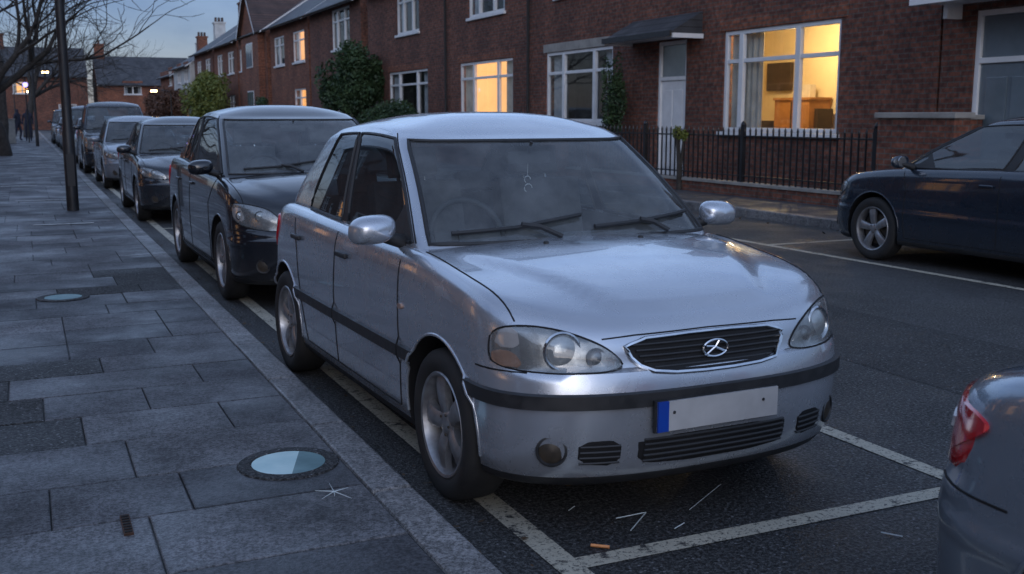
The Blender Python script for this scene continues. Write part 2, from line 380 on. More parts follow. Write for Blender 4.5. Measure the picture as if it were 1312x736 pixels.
    for p,ix in zip(nme.polygons,idx):
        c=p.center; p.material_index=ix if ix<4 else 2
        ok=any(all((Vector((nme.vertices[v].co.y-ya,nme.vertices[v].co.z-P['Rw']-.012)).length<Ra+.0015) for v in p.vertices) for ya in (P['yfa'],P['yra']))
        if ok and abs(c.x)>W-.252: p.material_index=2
        p.use_smooth=True
    nme.set_sharp_from_angle(angle=R(42))
    link(bpy.data.objects.new('body_shell',nme),E)
    # greenhouse
    GA=[0,9,18,27,36,44,52,59,66,72,77,83,90]; GR=GA[::-1]; fb0,fb1=P['fB']; fc=P['fC']
    GS=[.06,.12,.18,.24,.30,.36,fb0,fb1,fb1+.05,fb1+.11,fb1+.17,fb1+.23,fc]
    GS=sorted(set(round(g,4) for g in GS if g<=fc)); GS+=[round(fc+(1-fc)*k/4,4) for k in (1,2,3)]
    iF=len(GA); iB0=iF+GS.index(round(fb0,4)); iB1=iF+GS.index(round(fb1,4)); iC=iF+GS.index(round(fc,4)); iR0=iF+len(GS)
    iRg=iR0+GR.index(52); wsN=7
    GL=[-.12,-.03,.035,.12,.25,.38,.5,.62,.74,.86,.93,.95,.97,.985,1.0]; lb,lt=2,10
    ym=P['header']+(P['rroof']-P['header'])*.38
    def zre(y):
        if y<ym: return P['roof']-.074-.030*((y-ym)/(ym-P['header']))**2
        return P['roof']-.074-P['drop']*((y-ym)/(P['rroof']-ym))**2
    gr=[]
    for g in GL:
        gg=max(g,0); c=gg**1.15
        hw=hwb+(P['roofhw']-hwb)*c-.030*ss(.90,1.02,g)
        if g<0: hw=hwb
        yf=P['cowl']+(P['header']-P['cowl'])*g-.04*math.sin(math.pi*min(1,gg))+.05*ss(.92,1.02,g)
        yr=P['rbase']+(P['rroof']-P['rbase'])*(gg**1.5)-.05*ss(.9,1.02,g)
        rg=ring(hw,yf,.22,3.0,GA,yr,.30,2.6,GR,GS); row=[]
        for x,y in rg:
            zt=zre(min(max(y,P['header']),P['rroof'])); zl=P['belt']+P['bup']*ss(P['cowl']+.3,P['rbase'],y)
            k=1-.07*ss(ym,P['rbase'],y)
            row.append((x*k,y,zl+(zt-zl)*g))
        gr.append(row)
    ng=len(gr[0]); b0=gr[-1]
    for k in range(1,13):
        s=k/12; out=[]
        for x,y,z in b0:
            aa=P['header']+.45; bb=max(aa+.05,P['rroof']-.45)
            x2=x*(1-s); y2=y+(min(max(y,aa),bb)-y)*s
            zr=z+(zre(min(max(y2,P['header']),P['rroof']))-z)*ss(0,.6,s)
            out.append((x2,y2,zr+.072*(1-(1-s)**2.7)))
        gr.append(out)
    V=[p for r in gr for p in r]; F=[];FM=[]
    for i in range(len(gr)-1):
        for j in range(ng):
            j2=(j+1)%ng; F.append([i*ng+j,i*ng+j2,(i+1)*ng+j2,(i+1)*ng+j]); h=min(j,ng-1-j); m=0
            if lb<=i<lt:
                if h<wsN: m=1
                elif 10<=h<iB0 or iB1<=h<iC: m=2
                elif iB0<=h<iB1: m=3
                elif h>=iRg: m=2
            FM.append(m)
    me=bpy.data.meshes.new('greenhouse'); me.from_pydata(V,[],F)
    for m in (pt,M['glass'],M[P['side_glass']],M['plastic']): me.materials.append(m)
    me.polygons.foreach_set('material_index',FM); me.polygons.foreach_set('use_smooth',[True]*len(F))
    bm=bmesh.new(); bm.from_mesh(me); bmesh.ops.remove_doubles(bm,verts=bm.verts,dist=.0002); bmesh.ops.recalc_face_normals(bm,faces=bm.faces); bvG=BVHTree.FromBMesh(bm); bm.to_mesh(me); bm.free()
    link(bpy.data.objects.new('roof_and_glass',me),E)
    tb=MB()
    def zone(j0,j1,r=.007):
        idx=lambda j:j%ng
        p=[gr[lb][idx(j)] for j in range(j0,j1+1)]+[gr[i][idx(j1)] for i in range(lb+1,lt+1)]+[gr[lt][idx(j)] for j in range(j1-1,j0-1,-1)]+[gr[i][idx(j0)] for i in range(lt-1,lb,-1)]
        tb.tube(p,r,'plastic',6,closed=True)
    zone(-wsN,wsN,.010); zone(iRg,ng-iRg,.009)
    for a_,b_ in ((10,iB0),(iB1,iC)): zone(a_,b_,.008); zone(ng-b_,ng-a_,.008)
    for j in (9,ng-9): tb.tube([gr[i][j] for i in range(2,13)],.0035,'void',5)
    tb.obj('window_seals',E,40)
    sp_=MB()
    for s_ in (1,-1):
        J=lambda j: j if s_>0 else ng-j
        o3=Vector((s_*.004,-.002,0))
        sp_.face([Vector(gr[lb][J(10)])+o3,Vector(gr[lb][J(14)])+o3,Vector(gr[lb+3][J(10)])+o3],'plastic')
    sp_.obj('mirror_sail_panels',E)
    def cast(ax,a_,b_,tree=bv0):
        if ax=='F': o,d=Vector((a_,-1,b_)),Vector((0,1,0))
        elif ax=='R': o,d=Vector((a_,L+1,b_)),Vector((0,-1,0))
        elif ax=='S': o,d=Vector((-2,a_,b_)),Vector((1,0,0))
        elif ax=='s': o,d=Vector((2,a_,b_)),Vector((-1,0,0))
        else: o,d=Vector((a_,b_,3)),Vector((0,0,-1))
        h=tree.ray_cast(o,d)[0]
        if h is None: h=tree.find_nearest(o+d*(1.05 if ax in 'FR' else 1.3 if ax in 'Ss' else 2.1))[0]
        return h,d
    def patch(b,ax,out,off,mt,nu=22,nv=8,tree=bv0,sm=2,bulge=0):
        o=chaikin(out,sm) if sm else out
        u0=min(p[0] for p in o); u1=max(p[0] for p in o); rows=[]
        fr=[0,.03]+[.03+.94*k/(nu-2) for k in range(1,nu-2)]+[.97,1]; fv=[0,.05]+[.05+.9*k/(nv-2) for k in range(1,nv-2)]+[.95,1]
        for iu,f in enumerate(fr):
            u=u0+(u1-u0)*(f*.9998+.0001); zz=[]
            for k in range(len(o)):
                (xa,za),(xb,zb_)=o[k],o[(k+1)%len(o)]
                if (xa-u)*(xb-u)<=0 and abs(xa-xb)>1e-9: zz.append(za+(zb_-za)*(u-xa)/(xb-xa))
            if not zz: continue
            lo,hi=min(zz),max(zz); row=[]
            for iv,g in enumerate(fv):
                h,d=cast(ax,u,lo+(hi-lo)*g,tree)
                e=(iu in(0,len(fr)-1)) or (iv in (0,len(fv)-1))
                k=-.004 if e else off+bulge*math.sin(math.pi*f)*math.sin(math.pi*g)
                row.append(h-d*k)
            rows.append(row)
        b.grid(rows,mt)
    def line(b,ax,pts,r=.0035,mt='void',tree=bv0,off=0,step=.035):
        q_=[]
        for (a1,b1),(a2,b2) in zip(pts,pts[1:]):
            k=max(1,int(math.hypot(a2-a1,b2-b1)/step))
            for i in range(k): q_.append((a1+(a2-a1)*i/k,b1+(b2-b1)*i/k))
        q_.append(pts[-1]); w=[]
        for a_,b_ in q_:
            h,d=cast(ax,a_,b_,tree); w.append(h-d*off)
        b.tube(w,r,mt,6)
    def mir(o): return [(-x,z) for x,z in o]
    ds=MB()
    yfa,yra,Rw=P['yfa'],P['yra'],P['Rw']; bz=P['belt']-.02
    yB=P['cowl']+.22+(P['rbase']-P['cowl']-.52)*(fb0+.02)
    for ax in 'Ss':
        dz=yfa+Ra+.06
        line(ds,ax,[(P['cowl']+.20,bz),(dz+.02,.75),(dz,.45),(dz+.02,.27)])
        line(ds,ax,[(yB,bz),(yB+.01,.6),(yB,.27)])
        line(ds,ax,[(yra-.22,bz),(yra-Ra*.9,.74),(yra-Ra-.03,.5),(yra-Ra-.12,.27)])
        line(ds,ax,[(dz+.02,.27),(yra-Ra-.12,.27)])
        line(ds,ax,[(yfa-Ra-.0,.60),(.18,.60)]); line(ds,ax,[(yra+Ra+.0,.60),(L-.2,.60)])
    for sx in (-1,1):
        line(ds,'T',[(sx*(W*.86),.26),(sx*(W*.885),P['cowl']*.6),(sx*(W*.90),P['cowl']+.05)],.0035)
    line(ds,'F',[(-.42,.705),(-.3,.712),(0,.716),(.3,.712),(.42,.705)],.003)
    line(ds,'R',[(-W*.75,.6),(W*.75,.6)],.004)
    ds.obj('panel_gaps',E,60)
    lp=MB()
    for sx in (-1,1):
        for ya in (yfa,yra):
            pts=[]
            for k in range(-1,30):
                t=math.pi*k/28; y=ya+(Ra+.003)*math.cos(t); z=Rw+.012+(Ra+.003)*math.sin(t)
                h,d=cast('S' if sx<0 else 's',y,z); pts.append(h+d*.001)
            lp.tube(pts,.007,pt,8)
    lp.obj('wheel_arch_lips',E,60)
    hd=MB()
    for sx,ax in ((-1,'S'),(1,'s')):
        for y in (yB-.13,yra-Ra+.02):
            h,d=cast(ax,y,P['belt']-.115); 
            hd.box(min(h.x,h.x+sx*.022),max(h.x,h.x+sx*.022),y-.075,y+.075,h.z-.013,h.z+.013,'plastic' if st else pt)
    hd.obj('door_handles',E,None,bevel=.008)
    mr=MB()
    for sx in (-1,1):
        cx,cy,cz=sx*(W+.075),P['cowl']+.26,P['belt']+.07
        rows=[]
        for i in range(13):
            t=math.pi*i/12; row=[]
            for j in range(25):
                p=2*math.pi*j/24; X=math.sin(t)*math.cos(p); Z=math.sin(t)*math.sin(p); Y=-math.cos(t)
                f=lambda v:math.copysign(abs(v)**.75,v)
                row.append((cx+.100*f(X),cy+(.075*Y if Y<0 else .018*Y),cz+.060*f(Z)-.008*sx*X))
            rows.append(row)
        mr.grid(rows,pt)
        x0=sx*(W-.07); mr.tube([(x0,cy+.02,cz-.06),(sx*(W+.01),cy+.01,cz-.035),(cx,cy,cz-.02)],.03,'plastic',8,.022)
        mr.lathe([(.001,.0),(.05,0),(.052,-.004)],(cx,cy+.020,cz),(0,1,0),'chrome',20)
    mr.obj('door_mirrors',E,50)
    wp=MB()
    def wl(pts,r,off=.012): line(wp,'F',pts,r,'plastic',bvG,off,.06)
    zw=P['belt']+.022
    wl([(-.58,zw+.035),(-.30,zw+.05),(.02,zw+.088)],.010,.022); wl([(-.12,zw+.01),(-.2,zw+.05),(-.28,zw+.062)],.012,.036)
    wl([(.06,zw+.04),(.30,zw+.052),(.60,zw+.078)],.010,.022); wl([(.42,zw+.01),(.36,zw+.048),(.30,zw+.06)],.012,.036)
    wp.obj('wipers',E,50)
    fr=MB(); ln=MB()
    if P['hl']=='old':
        H=[(.345,.612),(.40,.672),(.47,.710),(.56,.742),(.66,.755),(.735,.738),(.748,.66),(.740,.610),(.60,.600),(.43,.600)]
        for f in (lambda o:o,mir):
            patch(fr,'F',f(H),.003,'reflector',26,10)
            patch(fr,'F',f([(.670,.612),(.69,.67),(.738,.67),(.744,.64),(.738,.612)]),.007,'amber',8,8,sm=1)
            patch(fr,'F',f([(.675,.675),(.675,.748),(.72,.742),(.738,.675)]),.007,'clearlens',8,8,sm=1)
            patch(ln,'F',f(H),.016,'lens',26,10,bulge=.012)
            oo=chaikin(f(H),2); line(fr,'F',oo+[oo[0]],.0035,'void',off=.002,step=.03)
        for sx in (-1,1):
            h,d=cast('F',sx*.555,.670); ax=Vector((sx*.25,-1,.12))
            fr.lathe([(.066,-.004),(.068,.004),(.062,.009),(.056,.006),(.052,.0)],h,ax,'chrome',28)
            fr.lathe([(.052,.002),(.040,.010),(.022,.015),(.001,.016)],h,ax,'bulb',28)
            h,d=cast('F',sx*.45,.645); fr.lathe([(.036,.0),(.036,.006),(.028,.003),(.014,.008),(.001,.009)],h,Vector((sx*.1,-1,.1)),'reflector',20)
        G=[(-.355,.699),(0,.709),(.335,.699),(.30,.622),(.24,.590),(0,.582),(-.24,.590),(-.32,.622)]
        patch(fr,'F',G,.004,'void',30,6,sm=1)
        g2=chaikin(G,1); line(fr,'F',g2+[g2[0]],.0075,'chrome',off=.008,step=.02)
        for z,w in ((.606,.25),(.625,.285),(.644,.30),(.663,.31),(.682,.32)): line(fr,'F',[(-w,z),(w,z)],.0045,'plastic',off=.008,step=.04)
        h,d=cast('F',0,.650)
        e=[(.052*math.cos(t),h.y-.018,h.z+.030*math.sin(t)) for t in [2*math.pi*k/28 for k in range(28)]]
        fr.tube(e,.0045,'chrome',6,closed=True)
        fr.tube([(-.035,h.y-.019,h.z-.018),(-.002,h.y-.021,h.z+.006),(.012,h.y-.021,h.z+.026)],.0042,'chrome',6)
        fr.tube([(-.002,h.y-.021,h.z+.004),(.040,h.y-.019,h.z-.014)],.0042,'chrome',6); fr.tube([(-.04,h.y-.019,h.z+.010),(.0,h.y-.021,h.z+.006)],.0036,'chrome',6)
        patch(fr,'F',[(-.34,.375),(.33,.375),(.32,.30),(.27,.262),(-.27,.262),(-.33,.30)],.001,'void',26,6,sm=1)
        for z in (.285,.305,.325,.345,.363): line(fr,'F',[(-.30,z),(.30,z)],.005,'plastic',off=.003,step=.05)
        for sx in (-1,1):
            o=[(.375,.375),(.53,.372),(.525,.285),(.385,.27)]; o=[(sx*x,z) for x,z in o]
            patch(fr,'F',o,.001,'void',12,6,sm=1)
            for z in (.29,.31,.33,.35): line(fr,'F',[(sx*.385,z),(sx*.52,z)],.0045,'plastic',off=.003)
            h,d=cast('F',sx*.605,.335); ax=Vector((sx*.55,-1,0))
            fr.lathe([(.056,-.02),(.054,.002),(.047,.004),(.042,-.006)],h,ax,'plastic',26); fr.lathe([(.044,-.004),(.03,.002),(.001,.004)],h,ax,'brake',26)
        py=cast('F',0,.45)[0].y; px=-.022
        fr.box(px-.262,px+.262,py-.018,py-.006,.392,.504,'plastic')
        fr.box(px-.255,px+.255,py-.026,py-.0185,.396,.500,'plate'); fr.box(px-.2551,px-.212,py-.0275,py-.0195,.3955,.5005,'plateblue')
        for sx in(-.19,.19): fr.lathe([(.006,0),(.005,.003),(.001,.004)],(px+sx,py-.0262,.46),(0,-1,0),'plastic',10)
    else:
        zt=zs(.2); z0=.60; k8=W/.8
        H=[(.42*k8,z0+.015),(.52*k8,zt-.045),(.64*k8,zt-.01),(.74*k8,zt+.005),(W*.955,zt-.02),(W*.96,z0+.09),(.72*k8,z0+.03),(.54*k8,z0)]
        for f in (lambda o:o,mir):
            patch(fr,'F',f(H),.003,'reflector',22,8); patch(ln,'F',f(H),.014,'lens',22,8,bulge=.01)
            patch(fr,'F',f([(W*.87,z0+.06),(W*.88,zt-.03),(W*.95,zt-.03),(W*.95,z0+.08)]),.007,'amber' if P['hl']=='mid' else 'clearlens',6,6,sm=1)
            oo=chaikin(f(H),2); line(fr,'F',oo+[oo[0]],.003,'void',off=.002,step=.04)
        for sx in (-1,1):
            for X_,r in ((.60,.040),(.72,.034)):
                h,d=cast('F',sx*X_*k8,(z0+zt)/2+.01); ax=Vector((sx*.2,-1,.1)); fr.lathe([(r,-.004),(r,.005),(r*.85,.0),(r*.8,-.001)],h,ax,'plastic',22); fr.lathe([(r*.8,.0),(r*.5,.008),(.001,.01)],h,ax,'bulb',22)
        G=[(-.34,.70),(.34,.70),(.27,.615),(-.27,.615)]; patch(fr,'F',G,.004,'void',22,6,sm=1)
        g2=chaikin(G,1); line(fr,'F',g2+[g2[0]],.008,'chrome',off=.007,step=.03)
        for z in (.64,.665): line(fr,'F',[(-.28,z),(.28,z)],.005,'chrome' if z<.65 else 'plastic',off=.008)
        patch(fr,'F',[(-.40,.39),(.40,.39),(.34,.27),(-.34,.27)],.002,'void',22,6,sm=1)
        for z in (.30,.33,.36): line(fr,'F',[(-.36,z),(.36,z)],.006,'plastic',off=.004,step=.05)
        for sx in (-1,1):
            h,d=cast('F',sx*.60*k8,.345); ax=Vector((sx*.5,-1,0)); fr.lathe([(.056,-.02),(.054,.004),(.042,.002)],h,ax,'plastic',22); fr.lathe([(.043,.0),(.03,.004),(.001,.006)],h,ax,'brake',22)
        py=cast('F',0,.47)[0].y
        fr.box(-.26,.26,py-.018,py-.008,.42,.53,'plate')
    fr.obj('front_lamps_grille_plate',E,45); ln.obj('headlamp_lenses',E,60)
    rr=MB(); zr=zs(L-.1)
    for f in (lambda o:o,mir):
        patch(rr,'R',f([(W*.60,.64),(W*.58,zr-.05),(W*.66,zr),(W*.9,zr-.01),(W*.96,zr-.06),(W*.955,.66),(W*.9,.62)]),.012,'redlens',16,8,sm=2)
        patch(rr,'R',f([(W*.66,.70),(W*.66,.75),(W*.86,.75),(W*.86,.70)]),.018,'clearlens',8,6,sm=1)
    for ax in 'Ss':
        patch(rr,ax,[(L-.44,zr-.03),(L-.14,zr-.015),(L-.06,zr-.06),(L-.07,.62),(L-.15,.60),(L-.26,.68)],.010,'redlens',16,8,sm=2)
    py=cast('R',0,.7)[0].y; rr.box(-.26,.26,py+.004,py+.014,.62,.73,'plate')
    patch(rr,'R',[(-W*.7,.33),(W*.7,.33),(W*.66,.24),(-W*.66,.24)],.003,'plastic',20,4,sm=1)
    rr.obj('tail_lamps_plate',E,50)
    if st:
        rp=MB()
        for ax in 'Ss': patch(rp,ax,[(1.06,.705),(1.105,.705),(1.105,.68),(1.06,.68)],.008,'amber',8,5,sm=2)
        rp.obj('side_repeaters',E,60)
        ae=MB()
        for x in (-.25,.2):
            h,d=cast('T',x,P['cowl']-.10); ae.lathe([(.012,0),(.010,.008),(.001,.011)],h,(0,-.2,1),'plastic',12)
        ae.obj('washer_jets',E,50)
    wm=wheel_mesh('wheel',Rw)
    for i,(sx,ya) in enumerate(((-1,yfa),(1,yfa),(-1,yra),(1,yra))):
        o=link(bpy.data.objects.new('wheel_%d'%(i+1),wm),E); o.location=(sx*(W-.102),ya,Rw); o.rotation_euler=(i*1.1,0,math.pi if sx<0 else 0)
    it=MB(); c=P['cowl']; bt=P['belt']
    rows=[]
    for y,z in ((c+.04,bt-.07),(c+.16,bt-.02),(c+.34,bt-.02),(c+.42,bt-.07),(c+.44,bt-.3)):
        rows.append([(x,y+.05*(abs(x)/.6)**2,z+ .02*math.exp(-((x-.33)/.16)**2)) for x in [-(hwb-.03)+(2*(hwb-.03))*k/16 for k in range(17)]])
    it.grid(rows,'dash'); it.obj('dashboard',E,50)
    se=MB()
    for x in (-.34,.34):
        sc=c+1.05
        m=Matrix.Translation((x,sc,bt-.12))@Matrix.Rotation(R(-14),4,'X')
        se.box(-.23,.23,-.05,.06,-.38,.33,'seat',m); se.box(-.12,.12,-.035,.045,.36,.50,'seat',m); se.box(-.07,-.055,0,.012,.3,.4,'chrome',m); se.box(.055,.07,0,.012,.3,.4,'chrome',m)
        se.box(x-.23,x+.23,sc-.5,sc-.03,.44,.60,'seat')
    yb=P['rbase']-.55; m=Matrix.Translation((0,yb,bt-.14))@Matrix.Rotation(R(-16),4,'X')
    se.box(-.56,.56,-.05,.06,-.35,.22,'seat',m)
    for x in (-.36,0,.36): se.box(x-.11,x+.11,-.03,.04,.24,.35,'seat',m)
    se.obj('seats',E,None,bevel=.03)
    sw=MB(); mc=Matrix.Translation((-.33,c+.50,bt-.01))@Matrix.Rotation(R(66),4,'X')
    sw.tube([mc@Vector((.175*math.cos(t),.175*math.sin(t),0)) for t in [2*math.pi*k/32 for k in range(32)]],.014,'dash',8,closed=True)
    sw.box(-.16,.16,-.02,.02,-.01,.01,'dash',mc); sw.box(-.05,.05,-.15,.03,-.015,.02,'dash',mc); sw.obj('steering_wheel',E,50)
    rm=MB(); h,d=cast('F',0,P['roof']-.17,bvG); rm.box(-.11,.11,h.y+.05,h.y+.075,h.z-.07,h.z-.015,'plastic'); rm.tube([(0,h.y+.06,h.z-.03),(0,h.y+.03,h.z+.03)],.008,'plastic',6)
    if st:
        rm.tube([(.0,h.y+.065,h.z-.07),(.0,h.y+.07,h.z-.13)],.0015,'white',4)
        for dx,dz,r in ((0,-.145,.016),(.004,-.185,.02)):
            rm.tube([(dx+r*math.cos(k*.6),h.y+.07,h.z+dz+r*math.sin(k*.6)) for k in range(8)],.0028,'white',5)
    rm.obj('rear_view_mirror',E,None,bevel=.003)
    if P.get('aerial'):
        ab=MB(); h,d=cast('T',0,P['rroof']-.25,bvG); ab.tube([h,(h.x,h.y+.10,h.z+.16)],.006,'plastic',6,.003); ab.obj('aerial',E,40)
    return E
def dup(src,loc,rz=0):
    E=empty(src.name.split('.')[0],loc,rz)
    for c in src.children:
        o=c.copy(); scene.collection.objects.link(o); o.parent=E
    return E
make_car('parked_car',(2.15,2.95,0),R(1.7))
make_car('parked_car',(2.17,7.72,0),R(.6),W=.82,L=4.1,yfa=.84,yra=3.28,Rw=.315,zs=[(0,.72),(.12,.77),(.35,.86),(.65,.925),(.95,.965),(1.6,.985),(3.6,1.03),(4.1,.98)],cf=.50,cowl=.80,header=1.72,rroof=3.35,rbase=3.92,belt=.975,bup=.06,roof=1.555,roofhw=.61,hwb=.745,strip=False,paint='black',hl='new',ridge=.006,aerial=True,crown=.05,drop=.12,fB=(.46,.50))
make_car('parked_car',(2.17,14.85,0),0,W=.82,L=4.1,yfa=.80,yra=3.25,Rw=.30,zs=[(0,.70),(.12,.74),(.35,.80),(.65,.86),(1.1,.90),(1.6,.92),(3.6,.96),(4.1,.94)],cf=.48,cowl=1.0,header=1.75,rroof=3.2,rbase=3.9,belt=.915,roof=1.45,roofhw=.58,hwb=.745,strip=False,paint='dark',hl='new',ridge=.006,drop=.1,crown=.045)
cD=make_car('parked_car',(2.2,22.2,0),0,W=.82,L=4.2,yfa=.80,yra=3.35,Rw=.30,zs=[(0,.70),(.12,.74),(.35,.80),(.65,.86),(1.1,.90),(1.6,.92),(3.6,.96),(4.2,.94)],cf=.48,cowl=1.05,header=1.8,rroof=3.2,rbase=3.95,belt=.915,roof=1.46,roofhw=.58,hwb=.745,strip=False,paint='grey',hl='mid',ridge=.006,drop=.1,crown=.045)
cE=make_car('parked_car',(2.2,28.6,0),0,W=.88,L=4.5,yfa=.85,yra=3.5,Rw=.36,zs=[(0,.86),(.12,.92),(.35,1.0),(.65,1.05),(1.0,1.09),(1.6,1.10),(3.8,1.13),(4.5,1.1)],zm=.68,cowl=1.05,header=1.62,rroof=4.1,rbase=4.35,belt=1.09,roof=1.84,roofhw=.66,hwb=.80,strip=False,paint='dark',hl='mid',ridge=.006)
dup(cD,(2.2,35.2,0)); dup(cE,(2.2,41,0)); dup(cD,(2.2,47.5,0)); dup(cD,(2.2,54,0)); dup(cE,(2.2,61,0))
E=dup(cD,(3.4,98,0)); b=MB()
for sx in (-.6,.6): b.lathe([(.11,0),(.09,.03),(.001,.04)],(sx,.02,.68),(0,-1,0),'lamphead',14)
b.obj('lit_headlamps',E)
E=dup(cD,(6.2,88,0),math.pi); b=MB()
for sx in (-.6,.6): b.lathe([(.10,0),(.09,.03),(.001,.04)],(sx,4.2,.8),(0,1,0),'redglow',14)
b.obj('lit_tail_lamps',E)
make_car('parked_car',(8.62,9.05,0),math.pi,W=.86,L=4.4,yfa=.84,yra=3.45,Rw=.32,zs=[(0,.70),(.12,.75),(.35,.83),(.65,.885),(1.1,.93),(1.6,.95),(3.8,.99),(4.4,.96)],cf=.52,cowl=1.02,header=1.85,rroof=3.4,rbase=4.1,belt=.945,roof=1.48,roofhw=.61,hwb=.785,strip=False,paint='blue',hl='new',ridge=.006,drop=.1,crown=.045)
make_car('parked_car',(2.71,-2.0,0),R(0),W=.84,L=4.0,yfa=.8,yra=3.2,Rw=.30,zs=[(0,.70),(.12,.75),(.35,.83),(.65,.87),(1.0,.91),(1.6,.92),(2.9,.94),(3.5,.90),(3.85,.83),(4.0,.79)],cowl=1.0,header=1.65,rroof=2.7,rbase=3.3,belt=.925,bup=.0,roof=1.42,roofhw=.59,hwb=.765,strip=False,paint='rearcar',hl='new',ridge=.006,cr=.40,nr=2.4)
# ------------------------------------------------------------------ ground
g=MB(); g.face([(-400,-200,-.008),(400,-200,-.008),(400,600,-.008),(-400,600,-.008)],'tarpatch'); g.obj('ground')
g=MB(); g.face([(1.2,-60,0),(9.45,-60,0),(9.45,112,0),(1.2,112,0)],'asphalt')
g.face([(-60,112,0),(60,112,0),(60,120,0),(-60,120,0)],'asphalt'); g.obj('road')
mk=MB()
def strip(x0,x1,y0,y1,z=.004,m='line'): mk.face([(x0,y0,z),(x1,y0,z),(x1,y1,z),(x0,y1,z)],m)
strip(1.47,1.565,-8,60); strip(3.27,3.36,2.93,6.9)
for yy in (2.84,7.35,14.3,21.6): strip(1.566,3.269 if yy>3 else 3.36,yy,yy+.085)
for a,b in ((7.35,13),(15,20),(22,27)): strip(3.27,3.36,a,b)
strip(3.27,3.36,-4,2.0)
strip(7.55,7.64,-10,24)
for yy in (9.6,15.4,21): strip(7.645,9.1,yy,yy+.08)
mk.obj('road_markings')
pm=MB()
for x0,x1,y0 in ((.02,.72,14.15),(-.6,.15,22.3),(.3,.9,21.8),(-.2,.6,18.35)): pm.face([(x0,y0,.1285),(x1,y0,.1285),(x1,y0+.1,.1285),(x0,y0+.1,.1285)],'linew')
pm.obj('pavement_markings')
tp=MB()
tp.face([(4.4,3,.002),(5.6,3,.002),(5.6,16,.002),(4.4,16,.002)],'tarpatch'); tp.obj('road_patches')
pv=MB(); pv.face([(-7,-60,.108),(1.05,-60,.108),(1.05,112,.108),(-7,112,.108)],'joint')
rnd=random.Random(4); y=-3.0
while y<75:
    d=rnd.choice([.38,.42,.5,.45]); x=1.045
    first=True
    while x>-5.5:
        w=rnd.choice([.6,.75,.9,.6,.45]) if not first else rnd.choice([.3,.45,.6,.75]); first=False
        x0=max(x-w,-5.5); cx=(x0+x)/2; cy=y+d/2
        mt=rnd.choices(['slabA','slabB','slabC'],[5,2,3])[0]
        if -1.6<cx<.05 and 4.3<cy<6.0: mt='tarpatch'
        if .3<cx<1.0 and 8.3<cy<9.6: mt='tarpatch'
        gp=.0028; z=.12+rnd.uniform(-.002,.0025); tz=[z+rnd.uniform(-.0012,.0012) for _ in range(4)]; e=.004
        A=[(x0+gp,y+gp),(x-gp,y+gp),(x-gp,y+d-gp),(x0+gp,y+d-gp)]; B=[(x0+gp+e,y+gp+e),(x-gp-e,y+gp+e),(x-gp-e,y+d-gp-e),(x0+gp+e,y+d-gp-e)]
        top=[(*p,t) for p,t in zip(B,tz)]; mid=[(*p,t-.003) for p,t in zip(A,tz)]; low=[(*p,.105) for p in A]
        pv.face(top,mt)
        for k in range(4):
            k2=(k+1)%4; pv.face([mid[k],mid[k2],top[k2],top[k]],mt); pv.face([low[k],low[k2],mid[k2],mid[k]],mt)
        x=x0
    y+=d
pv.obj('pavement')
pf=MB(); pf.face([(9.6,-60,.12),(12.7,-60,.12),(12.7,112,.12),(9.6,112,.12)],'slabC'); pf.obj('far_pavement')
kb=MB(); y=-10.0
while y<112:
    l=.90
    kb.box(1.05,1.20,y+.003,y+l-.003,-.05,.122+rnd.uniform(-.002,.002),'kerb'); y+=l
kb.obj('kerb',None,None,bevel=.012)
kb=MB(); y=-10.0
while y<112:
    kb.box(9.45,9.6,y+.003,y+.897,-.05,.122,'kerb'); y+=.9
kb.obj('kerb',None,None,bevel=.012)
for x,y,r,h in ((.845,3.93,.14,1),(.18,8.4,.13,.0)):
    b=MB(); b.lathe([(r+.055,.121),(r+.05,.1275),(r+.006,.129),(r+.004,.127),(r,.125)],(x,y,0),(0,0,1),'tarpatch',48)
    n=48; P1=[(x+r*math.cos(2*math.pi*k/n),y+r*math.sin(2*math.pi*k/n),.1265) for k in range(n)]
    if h: b.face(P1[8:36],'teal'); b.face(P1[35:]+P1[:9],'teald')
    else: b.face(P1,'teald')
    b.obj('utility_cover',None,40)
b=MB()
for a,l in ((.3,.06),(1.5,.09),(2.6,.07),(3.9,.08),(5.1,.1),(4.5,.05)): b.tube([(.92,3.54,.1275),(.92+l*math.cos(a),3.54+l*math.sin(a),.1275)],.0022,'streak',4,.0008)
b.obj('white_scratches')  # white scratches on the paving, modelled as thin slivers
b=MB(); b.box(.205,.235,3.44,3.62,.1195,.1265,'rust'); 
for k in range(7): b.box(.208,.232,3.45+k*.024,3.46+k*.024,.1266,.130,'void')
b.obj('drain_slot')
b=MB()
for p,q,m,r in (((1.66,2.985),(1.71,2.945),'orange',.006),((1.86,3.16),(1.99,3.165),'streak',.0022),((1.99,3.165),(1.85,3.04),'streak',.0022),((2.15,3.12),(2.42,3.3),'streak',.0012),((2.0,2.99),(2.06,3.02),'streak',.002),((2.64,2.66),(2.68,2.60),'streak',.003),((1.74,3.3),(1.78,3.33),'streak',.002)):
    b.tube([(*p,.009),(*q,.009)],r,m,5)
b.obj('road_litter')
b=MB(); rnd=random.Random(11)
def leafq(b,c,s,mt,rnd,flat=False):
    a=Vector((rnd.gauss(0,1),rnd.gauss(0,1),rnd.gauss(0,1)*(.15 if flat else 1))).normalized(); t=Vector((rnd.gauss(0,1),rnd.gauss(0,1),rnd.gauss(0,1)*(.15 if flat else 1))); t=(t-a*t.dot(a)).normalized()
    c=Vector(c); b.face([c-a*s,c+t*s*.55,c+a*s,c-t*s*.55],mt)
for _ in range(420):
    y=rnd.uniform(2,40); x=1.22+abs(rnd.gauss(0,.10)); leafq(b,(x,y,.012),rnd.uniform(.008,.022),'litter',rnd,True)
for _ in range(200):
    leafq(b,(rnd.uniform(1.25,9),rnd.uniform(1.5,25),.012),rnd.uniform(.006,.016),'litter',rnd,True)
